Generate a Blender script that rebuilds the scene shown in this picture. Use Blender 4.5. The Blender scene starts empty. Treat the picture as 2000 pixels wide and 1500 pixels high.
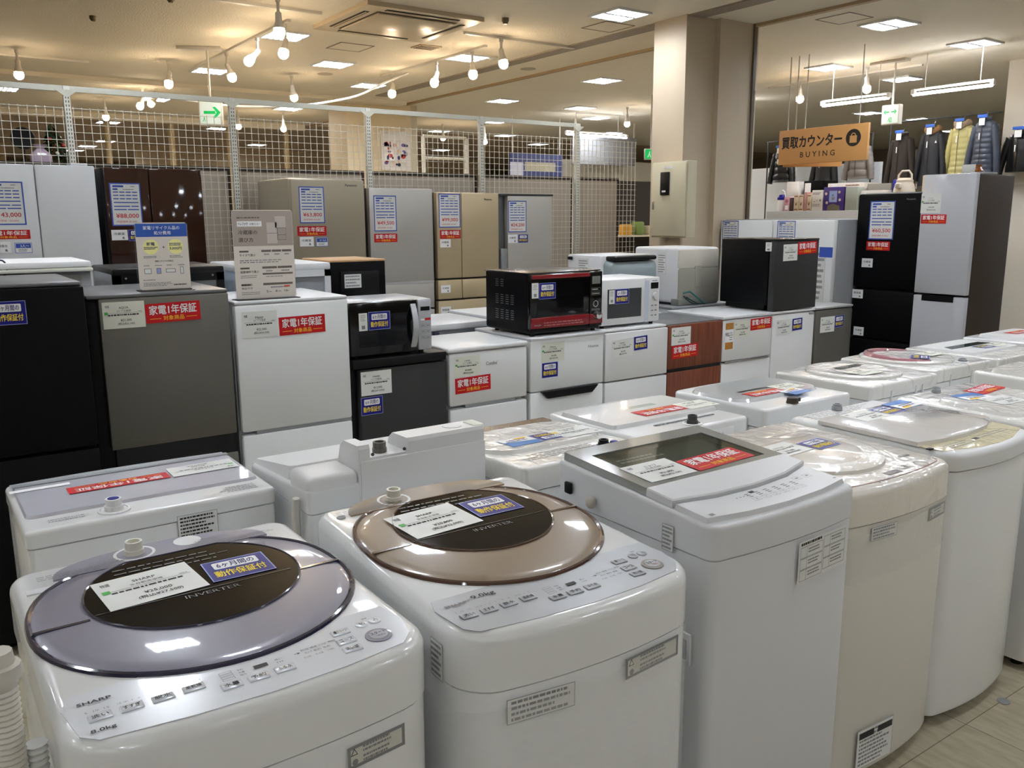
import bpy, bmesh, math, random
from mathutils import Vector, Matrix
R = math.radians
random.seed(7)
S = bpy.context.scene
COL = S.collection

# ------------------------------------------------------------------ camera, world, exposure
cam = bpy.data.cameras.new('camera')
camo = bpy.data.objects.new('camera', cam)
COL.objects.link(camo)
S.camera = camo
F_PX, PITCH, ROLL, YAW = 1681.04, 0.192083853, -0.00494980085, 0.614446338
cam.sensor_fit = 'HORIZONTAL'
cam.sensor_width = 36.0
cam.lens = F_PX / 2000 * 36.0
cam.clip_start, cam.clip_end = 0.05, 200
_f = Vector((math.sin(YAW)*math.cos(PITCH), math.cos(YAW)*math.cos(PITCH), -math.sin(PITCH)))
_r = Vector((math.cos(YAW), -math.sin(YAW), 0))
_u = _r.cross(_f)
_r2 = _r*math.cos(ROLL) + _u*math.sin(ROLL)
_u2 = _r2.cross(_f)
camo.matrix_world = Matrix(((_r2.x, _u2.x, -_f.x, 0), (_r2.y, _u2.y, -_f.y, 0), (_r2.z, _u2.z, -_f.z, 1.65), (0, 0, 0, 1)))

S.view_settings.view_transform = 'Standard'
S.view_settings.look = 'None'
S.view_settings.exposure = 0.53
S.view_settings.gamma = 1.0
S.view_settings.use_curve_mapping = False
W = bpy.data.worlds.new('world')
S.world = W
W.use_nodes = True
W.node_tree.nodes['Background'].inputs[0].default_value = (1.0, 0.93, 0.82, 1)
W.node_tree.nodes['Background'].inputs[1].default_value = 0.25
PANEL_STRENGTH = 62.0      # white ceiling panels
BULB_STRENGTH = 70.0       # warm track lamps

# ------------------------------------------------------------------ materials
def lin(c):
    c = c/255.0
    return c/12.92 if c <= 0.04045 else ((c+0.055)/1.055)**2.4
MATS = {}
def mat(name, rgb=(200, 200, 200), rough=0.5, metal=0.0, coat=0.0, emit=0.0, bump=0.0, bscale=40.0, coatbump=0.0, alpha=1.0, trans=0.0, vary=0.0, vscale=6.0, spec=0.5):
    if name in MATS:
        return MATS[name]
    m = bpy.data.materials.new(name)
    m.use_nodes = True
    nt = m.node_tree
    b = nt.nodes['Principled BSDF']
    c = (lin(rgb[0]), lin(rgb[1]), lin(rgb[2]), 1)
    b.inputs['Base Color'].default_value = c
    b.inputs['Roughness'].default_value = rough
    b.inputs['Metallic'].default_value = metal
    b.inputs['Specular IOR Level'].default_value = spec
    if coat:
        b.inputs['Coat Weight'].default_value = coat
        b.inputs['Coat Roughness'].default_value = 0.04
    if emit:
        b.inputs['Emission Color'].default_value = c
        b.inputs['Emission Strength'].default_value = emit
    if alpha < 1:
        b.inputs['Alpha'].default_value = alpha
    if trans:
        b.inputs['Transmission Weight'].default_value = trans
        b.inputs['IOR'].default_value = 1.3
    tc = nt.nodes.new('ShaderNodeTexCoord')
    if vary:
        n = nt.nodes.new('ShaderNodeTexNoise')
        n.inputs['Scale'].default_value = vscale
        n.inputs['Detail'].default_value = 4
        r = nt.nodes.new('ShaderNodeMixRGB')
        r.inputs[1].default_value = tuple(x*(1-vary) for x in c[:3])+(1,)
        r.inputs[2].default_value = tuple(min(1, x*(1+vary)) for x in c[:3])+(1,)
        nt.links.new(tc.outputs['Object'], n.inputs['Vector'])
        nt.links.new(n.outputs[0], r.inputs[0])
        nt.links.new(r.outputs[0], b.inputs['Base Color'])
    if bump:
        n2 = nt.nodes.new('ShaderNodeTexNoise')
        n2.inputs['Scale'].default_value = bscale
        bp = nt.nodes.new('ShaderNodeBump')
        bp.inputs['Strength'].default_value = bump
        bp.inputs['Distance'].default_value = 0.01
        nt.links.new(tc.outputs['Object'], n2.inputs['Vector'])
        nt.links.new(n2.outputs[0], bp.inputs['Height'])
        nt.links.new(bp.outputs[0], b.inputs['Normal'])
    if coatbump:
        n3 = nt.nodes.new('ShaderNodeTexNoise')
        n3.inputs['Scale'].default_value = 9
        n3.inputs['Detail'].default_value = 2
        n3.inputs['Distortion'].default_value = 1.5
        bp = nt.nodes.new('ShaderNodeBump')
        bp.inputs['Strength'].default_value = coatbump
        bp.inputs['Distance'].default_value = 0.02
        nt.links.new(tc.outputs['Object'], n3.inputs['Vector'])
        nt.links.new(n3.outputs[0], bp.inputs['Height'])
        nt.links.new(bp.outputs[0], b.inputs['Coat Normal'])
    MATS[name] = m
    return m

WHITE = mat('white_enamel', (226, 227, 226), 0.25, coat=0.6)
WHITE2 = mat('white_plastic', (222, 222, 221), 0.35)
FWHITE = mat('fridge_white', (228, 230, 229), 0.35, bump=0.06, bscale=120)
FWHITE2 = mat('fridge_cool_white', (214, 215, 216), 0.35)
WRAP = mat('film_wrapped_white', (226, 224, 218), 0.3, coat=1.0, coatbump=0.6)
BEIGEW = mat('film_wrapped_beige_white', (226, 220, 210), 0.3, coat=1.0, coatbump=0.4)
IVORY = mat('ivory_panel', (222, 212, 172), 0.3, coat=1.0, coatbump=0.4)
PRINTBG = mat('pale_panel', (222, 225, 230), 0.2, coat=0.5)
SILVERP = mat('silver_panel', (172, 174, 176), 0.35, metal=0.35)
BLACK = mat('black_plastic', (12, 12, 13), 0.4, spec=.25)
BLACKG = mat('black_gloss', (7, 7, 8), 0.1, spec=.5)
BLACKM = mat('black_matte_steel', (10, 10, 12), 0.45, bump=0.1, bscale=300, spec=.12)
DKGREY = mat('dark_grey', (52, 53, 54), 0.45)
CHAR = mat('charcoal_door', (54, 54, 54), 0.4, metal=0.1, spec=.3)
GREYTOP = mat('grey_top', (104, 105, 106), 0.35)
STEEL = mat('brushed_grey_steel', (112, 110, 102), 0.42, metal=0.6)
SILV = mat('silver_steel', (186, 186, 184), 0.4, metal=0.5)
SILVD = mat('silver_door', (182, 178, 170), 0.38, metal=0.35)
GREYG = mat('mirror_silver', (190, 192, 198), 0.3, metal=0.1, coat=0.3)
GREIGE = mat('greige_door', (158, 148, 128), 0.38, metal=0.25)
GOLD = mat('champagne_door', (190, 172, 138), 0.35, metal=0.35)
BRGLASS = mat('brown_glass', (52, 32, 25), 0.06, spec=.5)
DKBROWN = mat('dark_brown_side', (62, 52, 44), 0.45, metal=0.2)
GREYW = mat('grey_side', (150, 153, 156), 0.45)
DKW = mat('dark_window', (7, 8, 12), 0.05, spec=.22)
CHROME = mat('chrome', (210, 210, 212), 0.15, metal=1.0)
REDM = mat('dark_red', (130, 18, 28), 0.25, coat=0.4)
LAV = mat('lavender_lid', (132, 129, 144), 0.3, coat=.6)
LAVD = mat('lavender_rear', (138, 136, 150), 0.3, coat=0.4)
BRLID = mat('bronze_lid', (140, 121, 100), 0.3, coat=.6)
RIMN = mat('navy_rim', (44, 44, 66), 0.12, coat=1.0)
RIMB = mat('brown_rim', (84, 62, 54), 0.12, coat=1.0)
CARD = mat('card_white', (228, 229, 224), 0.4, coat=0.15)
CARDW = mat('card_cream', (222, 222, 208), 0.6)
RED = mat('sticker_red', (196, 20, 28), 0.45, spec=.3)
BLUE = mat('sticker_blue', (22, 18, 122), 0.4, spec=.3)
BORDER = mat('sheet_blue', (52, 84, 178), 0.4)
LBLUE = mat('pale_blue', (150, 165, 215), 0.4)
INK = mat('ink_black', (30, 30, 32), 0.6)
INKG = mat('ink_grey', (130, 130, 132), 0.6)
INKB = mat('ink_navy', (30, 36, 110), 0.6)
INKR = mat('ink_red', (204, 36, 44), 0.6)
YEL = mat('ink_yellow', (250, 222, 40), 0.6)
ORANGE = mat('ink_amber', (248, 196, 40), 0.6)
PW = mat('print_white', (244, 244, 244), 0.5)
GRN = mat('green', (70, 170, 70), 0.5)
PALEY = mat('pale_yellow', (244, 238, 160), 0.5)
TAUPE = mat('poster_taupe', (172, 160, 150), 0.5)
DTAUPE = mat('poster_dark_taupe', (112, 102, 94), 0.5)
PAPER = mat('poster_paper', (226, 218, 208), 0.45, coat=0.5)
ACRYL = mat('clear_acrylic', (250, 250, 250), 0.03, trans=1.0)
CREAM = mat('cream_paint', (206, 194, 168), 0.6)
CREAMM = mat('cream_metal', (205, 196, 168), 0.45)
WOOD = mat('sign_wood', (214, 160, 98), 0.5, vary=0.06, vscale=3)
HOSE = mat('hose_beige', (205, 200, 188), 0.45)
TAP = mat('tap_white', (218, 215, 202), 0.35)
NAVYC = mat('navy_cable', (24, 24, 56), 0.4)
PANELW = mat('lamp_white', (238, 245, 255), 0.5, emit=PANEL_STRENGTH)
TUBEW = mat('tube_white', (250, 252, 255), 0.5, emit=26)
BULBW = mat('bulb_warm', (255, 228, 190), 0.5, emit=BULB_STRENGTH)
SIGNW = mat('lit_sign_white', (226, 240, 230), 0.5, emit=0.2)
SIGNG = mat('lit_sign_green', (16, 170, 84), 0.5, emit=0.5)
LAMPB = mat('lamp_body', (214, 208, 198), 0.4)
CEILM = mat('ceiling_trim', (176, 164, 146), 0.6)
RAIL = mat('fence_paint', (188, 186, 172), 0.5)
WIRE = mat('wire_paint', (206, 200, 184), 0.5)

def wood_mat():
    m = mat('reddish_wood', (112, 54, 34), 0.4)
    nt = m.node_tree
    b = nt.nodes['Principled BSDF']
    tc = nt.nodes.new('ShaderNodeTexCoord')
    mp = nt.nodes.new('ShaderNodeMapping')
    mp.inputs['Scale'].default_value = (30, 30, 1.2)
    n = nt.nodes.new('ShaderNodeTexNoise')
    n.inputs['Scale'].default_value = 3
    n.inputs['Detail'].default_value = 6
    r = nt.nodes.new('ShaderNodeValToRGB')
    r.color_ramp.elements[0].color = (lin(84), lin(38), lin(24), 1)
    r.color_ramp.elements[1].color = (lin(136), lin(72), lin(46), 1)
    r.color_ramp.elements[0].position = 0.3
    r.color_ramp.elements[1].position = 0.7
    nt.links.new(tc.outputs['Object'], mp.inputs[0])
    nt.links.new(mp.outputs[0], n.inputs['Vector'])
    nt.links.new(n.outputs[0], r.inputs[0])
    nt.links.new(r.outputs[0], b.inputs['Base Color'])
    return m
REDWOOD = wood_mat()

def floor_mat():
    m = mat('floor_tile', (176, 164, 136), 0.4)
    nt = m.node_tree
    b = nt.nodes['Principled BSDF']
    tc = nt.nodes.new('ShaderNodeTexCoord')
    br = nt.nodes.new('ShaderNodeTexBrick')
    br.offset = 0.0
    br.inputs['Scale'].default_value = 1.0
    br.inputs['Brick Width'].default_value = 0.9
    br.inputs['Row Height'].default_value = 0.31
    br.inputs['Mortar Size'].default_value = 0.0018
    br.inputs['Mortar Smooth'].default_value = 0.1
    br.inputs['Color1'].default_value = (lin(166), lin(156), lin(132), 1)
    br.inputs['Color2'].default_value = (lin(158), lin(149), lin(126), 1)
    br.inputs['Mortar'].default_value = (lin(96), lin(86), lin(68), 1)
    mp = nt.nodes.new('ShaderNodeMapping')
    mp.inputs['Scale'].default_value = (9, 2, 1)
    n = nt.nodes.new('ShaderNodeTexNoise')
    n.inputs['Scale'].default_value = 4
    n.inputs['Detail'].default_value = 8
    mx = nt.nodes.new('ShaderNodeMixRGB')
    mx.blend_type = 'MULTIPLY'
    mx.inputs[0].default_value = 0.8
    cr = nt.nodes.new('ShaderNodeValToRGB')
    cr.color_ramp.elements[0].position = 0.25
    cr.color_ramp.elements[0].color = (0.62, 0.6, 0.56, 1)
    cr.color_ramp.elements[1].position = 0.6
    cr.color_ramp.elements[1].color = (1, 1, 1, 1)
    nt.links.new(tc.outputs['Object'], br.inputs['Vector'])
    nt.links.new(tc.outputs['Object'], mp.inputs[0])
    nt.links.new(mp.outputs[0], n.inputs['Vector'])
    nt.links.new(n.outputs[0], cr.inputs[0])
    nt.links.new(br.outputs[0], mx.inputs[1])
    nt.links.new(cr.outputs[0], mx.inputs[2])
    nt.links.new(mx.outputs[0], b.inputs['Base Color'])
    return m
FLOORM = floor_mat()
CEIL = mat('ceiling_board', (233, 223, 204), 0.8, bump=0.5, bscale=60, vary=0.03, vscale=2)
CEILFAR = mat('ceiling_shaded', (186, 164, 134), 0.8)  # same ceiling where less light falls, its shade put into the colour
BOARD = mat('backing_board', (172, 160, 144), 0.6)

# ------------------------------------------------------------------ mesh helpers
_glyph = {}
def glyphs(s, bold):
    k = (s, bold)
    if k not in _glyph:
        c = bpy.data.curves.new('t', 'FONT')
        c.body = s
        c.resolution_u = 2
        o = bpy.data.objects.new('t', c)
        me = o.to_mesh()
        vs = [(v.co.x, v.co.y) for v in me.vertices]
        fs = [tuple(p.vertices) for p in me.polygons]
        o.to_mesh_clear()
        bpy.data.objects.remove(o)
        bpy.data.curves.remove(c)
        _glyph[k] = (vs, fs)
    return _glyph[k]

class MB:
    def __init__(s):
        s.v, s.f, s.mi, s.sm, s.mats = [], [], [], [], []
    def slot(s, m):
        if m not in s.mats:
            s.mats.append(m)
        return s.mats.index(m)
    def add(s, vs, fs, m, smooth=False):
        o = len(s.v)
        s.v += [tuple(v) for v in vs]
        i = s.slot(m)
        for f in fs:
            s.f.append(tuple(o+a for a in f))
            s.mi.append(i)
            s.sm.append(smooth)
        return s
    def box(s, x0, x1, y0, y1, z0, z1, m):
        vs = [(x, y, z) for z in (z0, z1) for y in (y0, y1) for x in (x0, x1)]
        return s.add(vs, [(0, 2, 3, 1), (4, 5, 7, 6), (0, 1, 5, 4), (2, 6, 7, 3), (0, 4, 6, 2), (1, 3, 7, 5)], m)
    def rbox(s, x0, x1, y0, y1, z0, z1, m, r=0.008, seg=2):
        bm = bmesh.new()
        bmesh.ops.create_cube(bm, size=1)
        for v in bm.verts:
            v.co = ((x0+x1)/2+v.co.x*(x1-x0), (y0+y1)/2+v.co.y*(y1-y0), (z0+z1)/2+v.co.z*(z1-z0))
        r = min(r, abs(x1-x0)*.45, abs(y1-y0)*.45, abs(z1-z0)*.45)
        bmesh.ops.bevel(bm, geom=bm.edges[:], offset=r, segments=seg, affect='EDGES', profile=0.5)
        bm.verts.index_update()
        vs = [tuple(v.co) for v in bm.verts]
        fs = [tuple(v.index for v in f.verts) for f in bm.faces]
        bm.free()
        return s.add(vs, fs, m, True)
    def loft(s, rings, m, cap0=True, cap1=True, smooth=True):
        n = len(rings[0])
        vs = [p for r in rings for p in r]
        fs = []
        for i in range(len(rings)-1):
            for j in range(n):
                a, b = i*n+j, i*n+(j+1) % n
                fs.append((a, b, b+n, a+n))
        if cap0:
            fs.append(tuple(range(n))[::-1])
        if cap1:
            fs.append(tuple(range((len(rings)-1)*n, len(rings)*n)))
        return s.add(vs, fs, m, smooth)
    def tube(s, path, r, m, n=8, closed=False):
        pts = [Vector(p) for p in path]
        rings = []
        up = None
        for i, p in enumerate(pts):
            if closed:
                t = pts[(i+1) % len(pts)]-pts[i-1]
            else:
                t = pts[min(i+1, len(pts)-1)]-pts[max(i-1, 0)]
            t.normalize()
            if up is None:
                up = Vector((0, 0, 1)) if abs(t.z) < .9 else Vector((1, 0, 0))
            a = up-t*up.dot(t)
            a.normalize()
            up = a
            b = t.cross(a)
            rr = r[i] if isinstance(r, (list, tuple)) else r
            rings.append([p+(a*math.cos(2*math.pi*k/n)+b*math.sin(2*math.pi*k/n))*rr for k in range(n)])
        if closed:
            rings.append(rings[0])
        return s.loft(rings, m, not closed, not closed)
    def lathe(s, prof, c, m, n=32, M=None):
        rings = []
        for (r, z) in prof:
            ring = [Vector((r*math.cos(2*math.pi*k/n), r*math.sin(2*math.pi*k/n), z)) for k in range(n)]
            if M:
                ring = [M @ p for p in ring]
            rings.append([p+Vector(c) for p in ring])
        return s.loft(rings, m)
    def prism(s, pts, z0, z1, m, smooth=False):
        return s.loft([[(x, y, z0) for x, y in pts], [(x, y, z1) for x, y in pts]], m, smooth=smooth)
    def sphere(s, c, r, m, sx=1, sy=1, sz=1, n=12):
        k = n//2
        rings = []
        for i in range(k+1):
            a = -math.pi/2+math.pi*i/k
            rr = max(math.cos(a), 0.02)
            rings.append([(c[0]+r*sx*rr*math.cos(2*math.pi*j/n), c[1]+r*sy*rr*math.sin(2*math.pi*j/n), c[2]+r*sz*math.sin(a)) for j in range(n)])
        return s.loft(rings, m)
    # ---- flat drawing in the local xy plane, layers along z
    def L(s, k):
        return 0.0004+0.00035*k
    def rect(s, x0, y0, x1, y1, m, k=0):
        z = s.L(k)
        return s.add([(x0, y0, z), (x1, y0, z), (x1, y1, z), (x0, y1, z)], [(0, 1, 2, 3)], m)
    def poly(s, pts, m, k=0):
        z = s.L(k)
        return s.add([(x, y, z) for x, y in pts], [tuple(range(len(pts)))], m)
    def disc(s, x, y, r, m, k=0, n=24, ry=None):
        ry = ry or r
        return s.poly([(x+r*math.cos(2*math.pi*i/n), y+ry*math.sin(2*math.pi*i/n)) for i in range(n)], m, k)
    def ring(s, x, y, r, t, m, k=0, n=28):
        z = s.L(k)
        vs = []
        for i in range(n):
            a = 2*math.pi*i/n
            vs += [(x+r*math.cos(a), y+r*math.sin(a), z), (x+(r-t)*math.cos(a), y+(r-t)*math.sin(a), z)]
        return s.add(vs, [(2*i, (2*i+2) % (2*n), (2*i+3) % (2*n), 2*i+1) for i in range(n)], m)
    def rrect(s, x0, y0, x1, y1, r, m, k=0):
        return s.poly(rr2(x0, y0, x1, y1, r), m, k)
    def frame(s, x0, y0, x1, y1, t, m, k=0):
        s.rect(x0, y0, x1, y0+t, m, k)
        s.rect(x0, y1-t, x1, y1, m, k)
        s.rect(x0, y0+t, x0+t, y1-t, m, k)
        return s.rect(x1-t, y0+t, x1, y1-t, m, k)
    def text(s, t, x0, y0, x1, y1, m, k=1, bold=0.0, keep=False, align='c'):
        vs, fs = glyphs(t, 0)
        if not vs:
            return s
        ax, bx = min(v[0] for v in vs), max(v[0] for v in vs)
        ay, by = min(v[1] for v in vs), max(v[1] for v in vs)
        sx, sy = (x1-x0)/max(bx-ax, 1e-6), (y1-y0)/max(by-ay, 1e-6)
        if keep:
            sx = sy = min(sx, sy)
        ox = x0 if align == 'l' else (x0+x1)/2-(bx-ax)*sx/2
        oy = (y0+y1)/2-(by-ay)*sy/2
        z = s.L(k)
        b = bold*sy*.9
        for ex, ey in ([(0, 0)] if bold < .004 else [(-b, 0), (b, 0), (0, -b), (0, b)]):
            s.add([(ox+(v[0]-ax)*sx+ex, oy+(v[1]-ay)*sy+ey, z) for v in vs], fs, m)
            z += .00008
        return s
    def lines(s, x0, y0, x1, y1, n, m, k=1, fill=0.4, seed=1):
        rnd = random.Random(seed)
        h = (y1-y0)/n
        for i in range(n):
            y = y1-(i+.75)*h
            x, xe = x0, x1-(x1-x0)*rnd.random()*.3
            while x < xe:
                w = (x1-x0)*(0.03+.08*rnd.random())
                s.rect(x, y, min(x+w, xe), y+h*fill, m, k)
                x += w+(x1-x0)*.018
        return s
    def mesh(s, name):
        me = bpy.data.meshes.new(name)
        me.from_pydata(s.v, [], s.f)
        for m in s.mats:
            me.materials.append(m)
        me.polygons.foreach_set('material_index', s.mi)
        me.polygons.foreach_set('use_smooth', s.sm)
        me.update()
        if any(s.sm):
            me.set_sharp_from_angle(angle=R(38))
        return me
    def build(s, name, parent=None, M=None):
        return link(name, s.mesh(name), parent, M)

def rr2(x0, y0, x1, y1, r, n=5):
    pts = []
    for cx, cy, a0 in ((x1-r, y0+r, -90), (x1-r, y1-r, 0), (x0+r, y1-r, 90), (x0+r, y0+r, 180)):
        for i in range(n+1):
            a = R(a0+90*i/n)
            pts.append((cx+r*math.cos(a), cy+r*math.sin(a)))
    return pts

def link(name, me, parent=None, M=None):
    o = bpy.data.objects.new(name, me)
    COL.objects.link(o)
    if parent:
        o.parent = parent
    if M is not None:
        o.matrix_basis = M
    return o
def tag(o, label, cat, group=None, kind=None):
    o['label'] = label
    o['category'] = cat
    if group:
        o['group'] = group
    if kind:
        o['kind'] = kind
    return o
def thing(name, label, cat, loc=(0, 0, 0), rz=0, group=None):
    o = bpy.data.objects.new(name, None)
    COL.objects.link(o)
    o.location = loc
    o.rotation_euler = (0, 0, R(rz))
    o.empty_display_size = 0.1
    return tag(o, label, cat, group)
def struct(name, mb):
    o = mb.build(name)
    o['kind'] = 'structure'
    return o
def copy_tree(o, parent=None):
    c = o.copy()
    COL.objects.link(c)
    if parent:
        c.parent = parent
    for ch in o.children:
        copy_tree(ch, c)
    return c

# ------------------------------------------------------------------ cards and stickers (u right, v up)
_card = {}
def card_mesh(kind, w, h, args):
    k = (kind, round(w, 3), round(h, 3), args)
    if k in _card:
        return _card[k]
    b, d = MB(), MB()
    base = CARD
    if kind == 'red':
        base = RED
        d.text('家電1年保証', .07*w, .42*h, .93*w, .90*h, PW, 1, .018)
        d.text('対象商品', .31*w, .10*h, .69*w, .34*h, ORANGE, 1, .012)
        d.rect(.07*w, .20*h, .27*w, .225*h, ORANGE, 1)
        d.rect(.73*w, .20*h, .93*w, .225*h, ORANGE, 1)
    elif kind == 'blue':
        base = BLUE
        d.frame(0, 0, w, h, .018*w, LBLUE, 0)
        d.rrect(.14*w, .55*h, .86*w, .88*h, .04*w, PW, 1)
        d.text('6ヶ月間の', .2*w, .60*h, .80*w, .83*h, INKB, 2, .012)
        d.text('動作保証付', .10*w, .16*h, .90*w, .46*h, YEL, 1, .014)
    elif kind == 'price':
        brand, sort, price, taxed, green = (args+(0,))[:5]
        base = CARDW if h < .11 and w < .165 else CARD
        d.text('特選', .07*w, .78*h, .16*w, .88*h, INKG, 1, .02)
        d.text(brand, .38*w, .72*h, .62*w, .82*h, INK, 1, 0.006, True)
        d.text(sort, .33*w, .61*h, .67*w, .70*h, INK, 1, 0, True)
        d.rect(.06*w, .575*h, .95*w, .583*h, INK, 1)
        d.lines(.12*w, .46*h, .92*w, .56*h, 1, INK, 1, .5, 3)
        d.lines(.84*w, .60*h, .95*w, .64*h, 1, INKG, 1, .5, 5)
        d.text(price, .40*w, .25*h, .68*w, .35*h, INK, 1, .006, True)
        d.text(taxed, .31*w, .11*h, .76*w, .22*h, INK, 1, .006, True)
        if green:
            d.rect(.04*w, .53*h, .12*w, .63*h, GRN, 2)
    elif kind == 'sheet':
        price, sub = args
        base = CARD
        d.frame(0, 0, w, h, .04*w, BORDER, 0)
        d.rect(.10*w, .90*h, .45*w, .945*h, BORDER, 1)
        d.lines(.68*w, .90*h, .86*w, .94*h, 1, INKG, 1, .5, 2)
        d.rect(.10*w, .835*h, .26*w, .875*h, BORDER, 1)
        d.lines(.42*w, .83*h, .8*w, .87*h, 1, INKG, 1, .5, 4)
        for y in (.775, .70, .62):
            for i in range(4):
                d.rect((.10+.205*i)*w, y*h, (.10+.205*i+.17)*w, (y+.025)*h, BORDER, 1)
        d.rect(.10*w, .535*h, .90*w, .56*h, BORDER, 1)
        d.rect(.10*w, .445*h, .62*w, .47*h, BORDER, 1)
        d.rect(.66*w, .445*h, .90*w, .47*h, BORDER, 1)
        d.rect(.10*w, .37*h, .50*w, .395*h, BORDER, 1)
        d.rect(.54*w, .37*h, .90*w, .395*h, BORDER, 1)
        d.text(price, .14*w, .17*h, .88*w, .29*h, INKR, 1, .014)
        d.text(sub, .14*w, .07*h, .80*w, .125*h, INKR, 1, .0)
    elif kind == 'label':
        base = PW
        d.text(args[0], .14*w, .5*h, .82*w, .74*h, INK, 1, .01)
        d.disc(.72*w, .24*h, .07*w, INKG, 1, 10)
        d.rect(.66*w, .12*h, .80*w, .18*h, INKG, 1)
    elif kind == 'people':
        base = PW
        d.frame(0, 0, w, h, .03*w, BORDER, 0)
        d.rect(.06*w, .48*h, .94*w, .92*h, BORDER, 1)
        d.text(args[0], .30*w, .55*h, .86*w, .84*h, PW, 2, .015, True)
        d.lines(.2*w, .12*h, .8*w, .42*h, 2, INKG, 1, .5, 9)
    elif kind == 'slip':
        d.lines(.2*w, .55*h, .8*w, .92*h, 4, INKG, 1, .35, 4)
        d.rect(.3*w, .10*h, .7*w, .30*h, INKG, 1)
    elif kind == 'notice':
        base = mat('notice_grey', (204, 202, 192), 0.4)
        d.frame(0, 0, w, h, .006, INKG, 0)
        t = .30*h
        d.poly([(.05*w, .58*h), (.05*w+.34*h, .58*h), (.05*w+.17*h, .9*h)], INK, 1)
        d.poly([(.05*w+.05*h, .62*h), (.05*w+.29*h, .62*h), (.05*w+.17*h, .84*h)], base, 2)
        d.disc(.05*w+.2*h, .27*h, .14*h, INKG, 1, 12)
        d.lines(.26*w, .55*h, .80*w, .9*h, 2, INKG, 1, .55, 11)
        d.lines(.26*w, .12*h, .80*w, .48*h, 2, INKG, 1, .55, 12)
    elif kind == 'fine':
        base = mat('fine_paper', (222, 222, 218), 0.45)
        d.frame(0, 0, w, h, .0012, INKG, 0)
        d.lines(.06*w, .05*h, .94*w, .95*h, args[0], INKG if len(args) < 2 else INK, 1, .5, 21)
    elif kind == 'grid6':
        base = mat('fine_paper', (222, 222, 218), 0.45)
        d.lines(.04*w, .88*h, .5*w, .97*h, 1, INK, 1, .7, 3)
        for i in range(2):
            for j in range(3):
                x0, y0 = (.03+.48*i)*w, (.03+.28*j+.07*i)*h
                d.frame(x0, y0, x0+.46*w, y0+.27*h, .0012, INKG, 1)
                d.rect(x0+.13*w, y0, x0+.135*w, y0+.27*h, INKG, 1)
                d.lines(x0+.16*w, y0+.08*h, x0+.42*w, y0+.22*h, 2, INKG, 1, .5, 7+i+2*j)
    elif kind == 'promo':
        base = PW
        AM = mat('photo_amber', (176, 120, 44), .5, vary=.5, vscale=60)
        d.rect(.04*w, .75*h, .9*w, .99*h, AM, 1)
        d.rect(.04*w, .02*h, .9*w, .28*h, AM, 1)
        d.text('90L', .05*w, .50*h, .5*w, .64*h, INK, 1, .012)
        d.lines(.5*w, .34*h, .9*w, .66*h, 4, INKG, 1, .4, 6)
    elif kind == 'pop':
        base = mat('pop_blue', (60, 130, 205), .35, coat=.5)
        d.poly([(0, 0), (w, 0), (w, .42*h), (0, .62*h)], PW, 1)
        d.rect(.1*w, .05*h, .5*w, .2*h, ORANGE, 2)
        d.lines(.2*w, .15*h, .9*w, .5*h, 2, INKB, 2, .5, 31)
    elif kind == 'emblem':
        base = None
        d.text(args[0], 0, 0, w, h, {'k': INK, 'g': INKG, 'w': SILV}[args[1]], 0, args[2] if len(args) > 2 else .01)
    if base:
        b.box(0, w, 0, h, -.0003, .0003, base)
    _card[k] = (b.mesh('card') if base else None, d.mesh('lettering'))
    return _card[k]
CARDNAME = {'red': 'warranty_sticker', 'blue': 'guarantee_sticker', 'price': 'price_card', 'sheet': 'spec_sheet', 'label': 'compartment_label', 'people': 'size_card',
            'slip': 'price_slip', 'notice': 'notice_sticker', 'fine': 'information_sticker', 'grid6': 'guide_sheet', 'promo': 'promotion_sticker', 'pop': 'promotion_card', 'emblem': 'emblem'}
def on_plane(o, u, v):
    u, v = Vector(u).normalized(), Vector(v).normalized()
    n = u.cross(v)
    return Matrix(((u.x, v.x, n.x, o[0]), (u.y, v.y, n.y, o[1]), (u.z, v.z, n.z, o[2]), (0, 0, 0, 1)))
def stick(parent, kind, M, w, h, *args):
    b, d = card_mesh(kind, w, h, args)
    if b is None:
        return link(CARDNAME[kind], d, parent, M)
    c = link(CARDNAME[kind], b, parent, M)
    link('lettering', d, c)
    return c
def front(parent, kind, x0, z0, x1, z1, *args, y=-.0012, tilt=0):
    t = R(tilt)
    return stick(parent, kind, on_plane((x0, y, z0), (math.cos(t), 0, math.sin(t)), (-math.sin(t), 0, math.cos(t))), x1-x0, z1-z0, *args)
def price(brand, sort, p, t, g=0):
    return (brand, sort, p, t, g)

# ================================================================== THE ROOM
CZ = 3.3
struct('floor', MB().box(-9, 21, -7, 29, -.05, 0, FLOORM))
struct('ceiling', MB().box(-9, 21, -7, 15.5, CZ, CZ+.1, CEIL))
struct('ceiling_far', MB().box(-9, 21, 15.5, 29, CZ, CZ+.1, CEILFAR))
WALLC = mat('wall_cream', (190, 174, 144), 0.7)
WALLW = mat('wall_white', (216, 208, 194), 0.7)
struct('wall_back', MB().box(-9, 21, -7.1, -7, 0, CZ, WALLC))
struct('wall_left', MB().box(-9.1, -9, -7, 29, 0, CZ, WALLC))
mb = MB().box(-9, 21, 29, 29.1, 0, CZ, WALLC)
struct('wall_far', mb)
struct('wall_right', MB().box(21, 21.1, -7, 29, 0, CZ, mat('wall_dim', (120, 112, 98), .8)))
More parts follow.
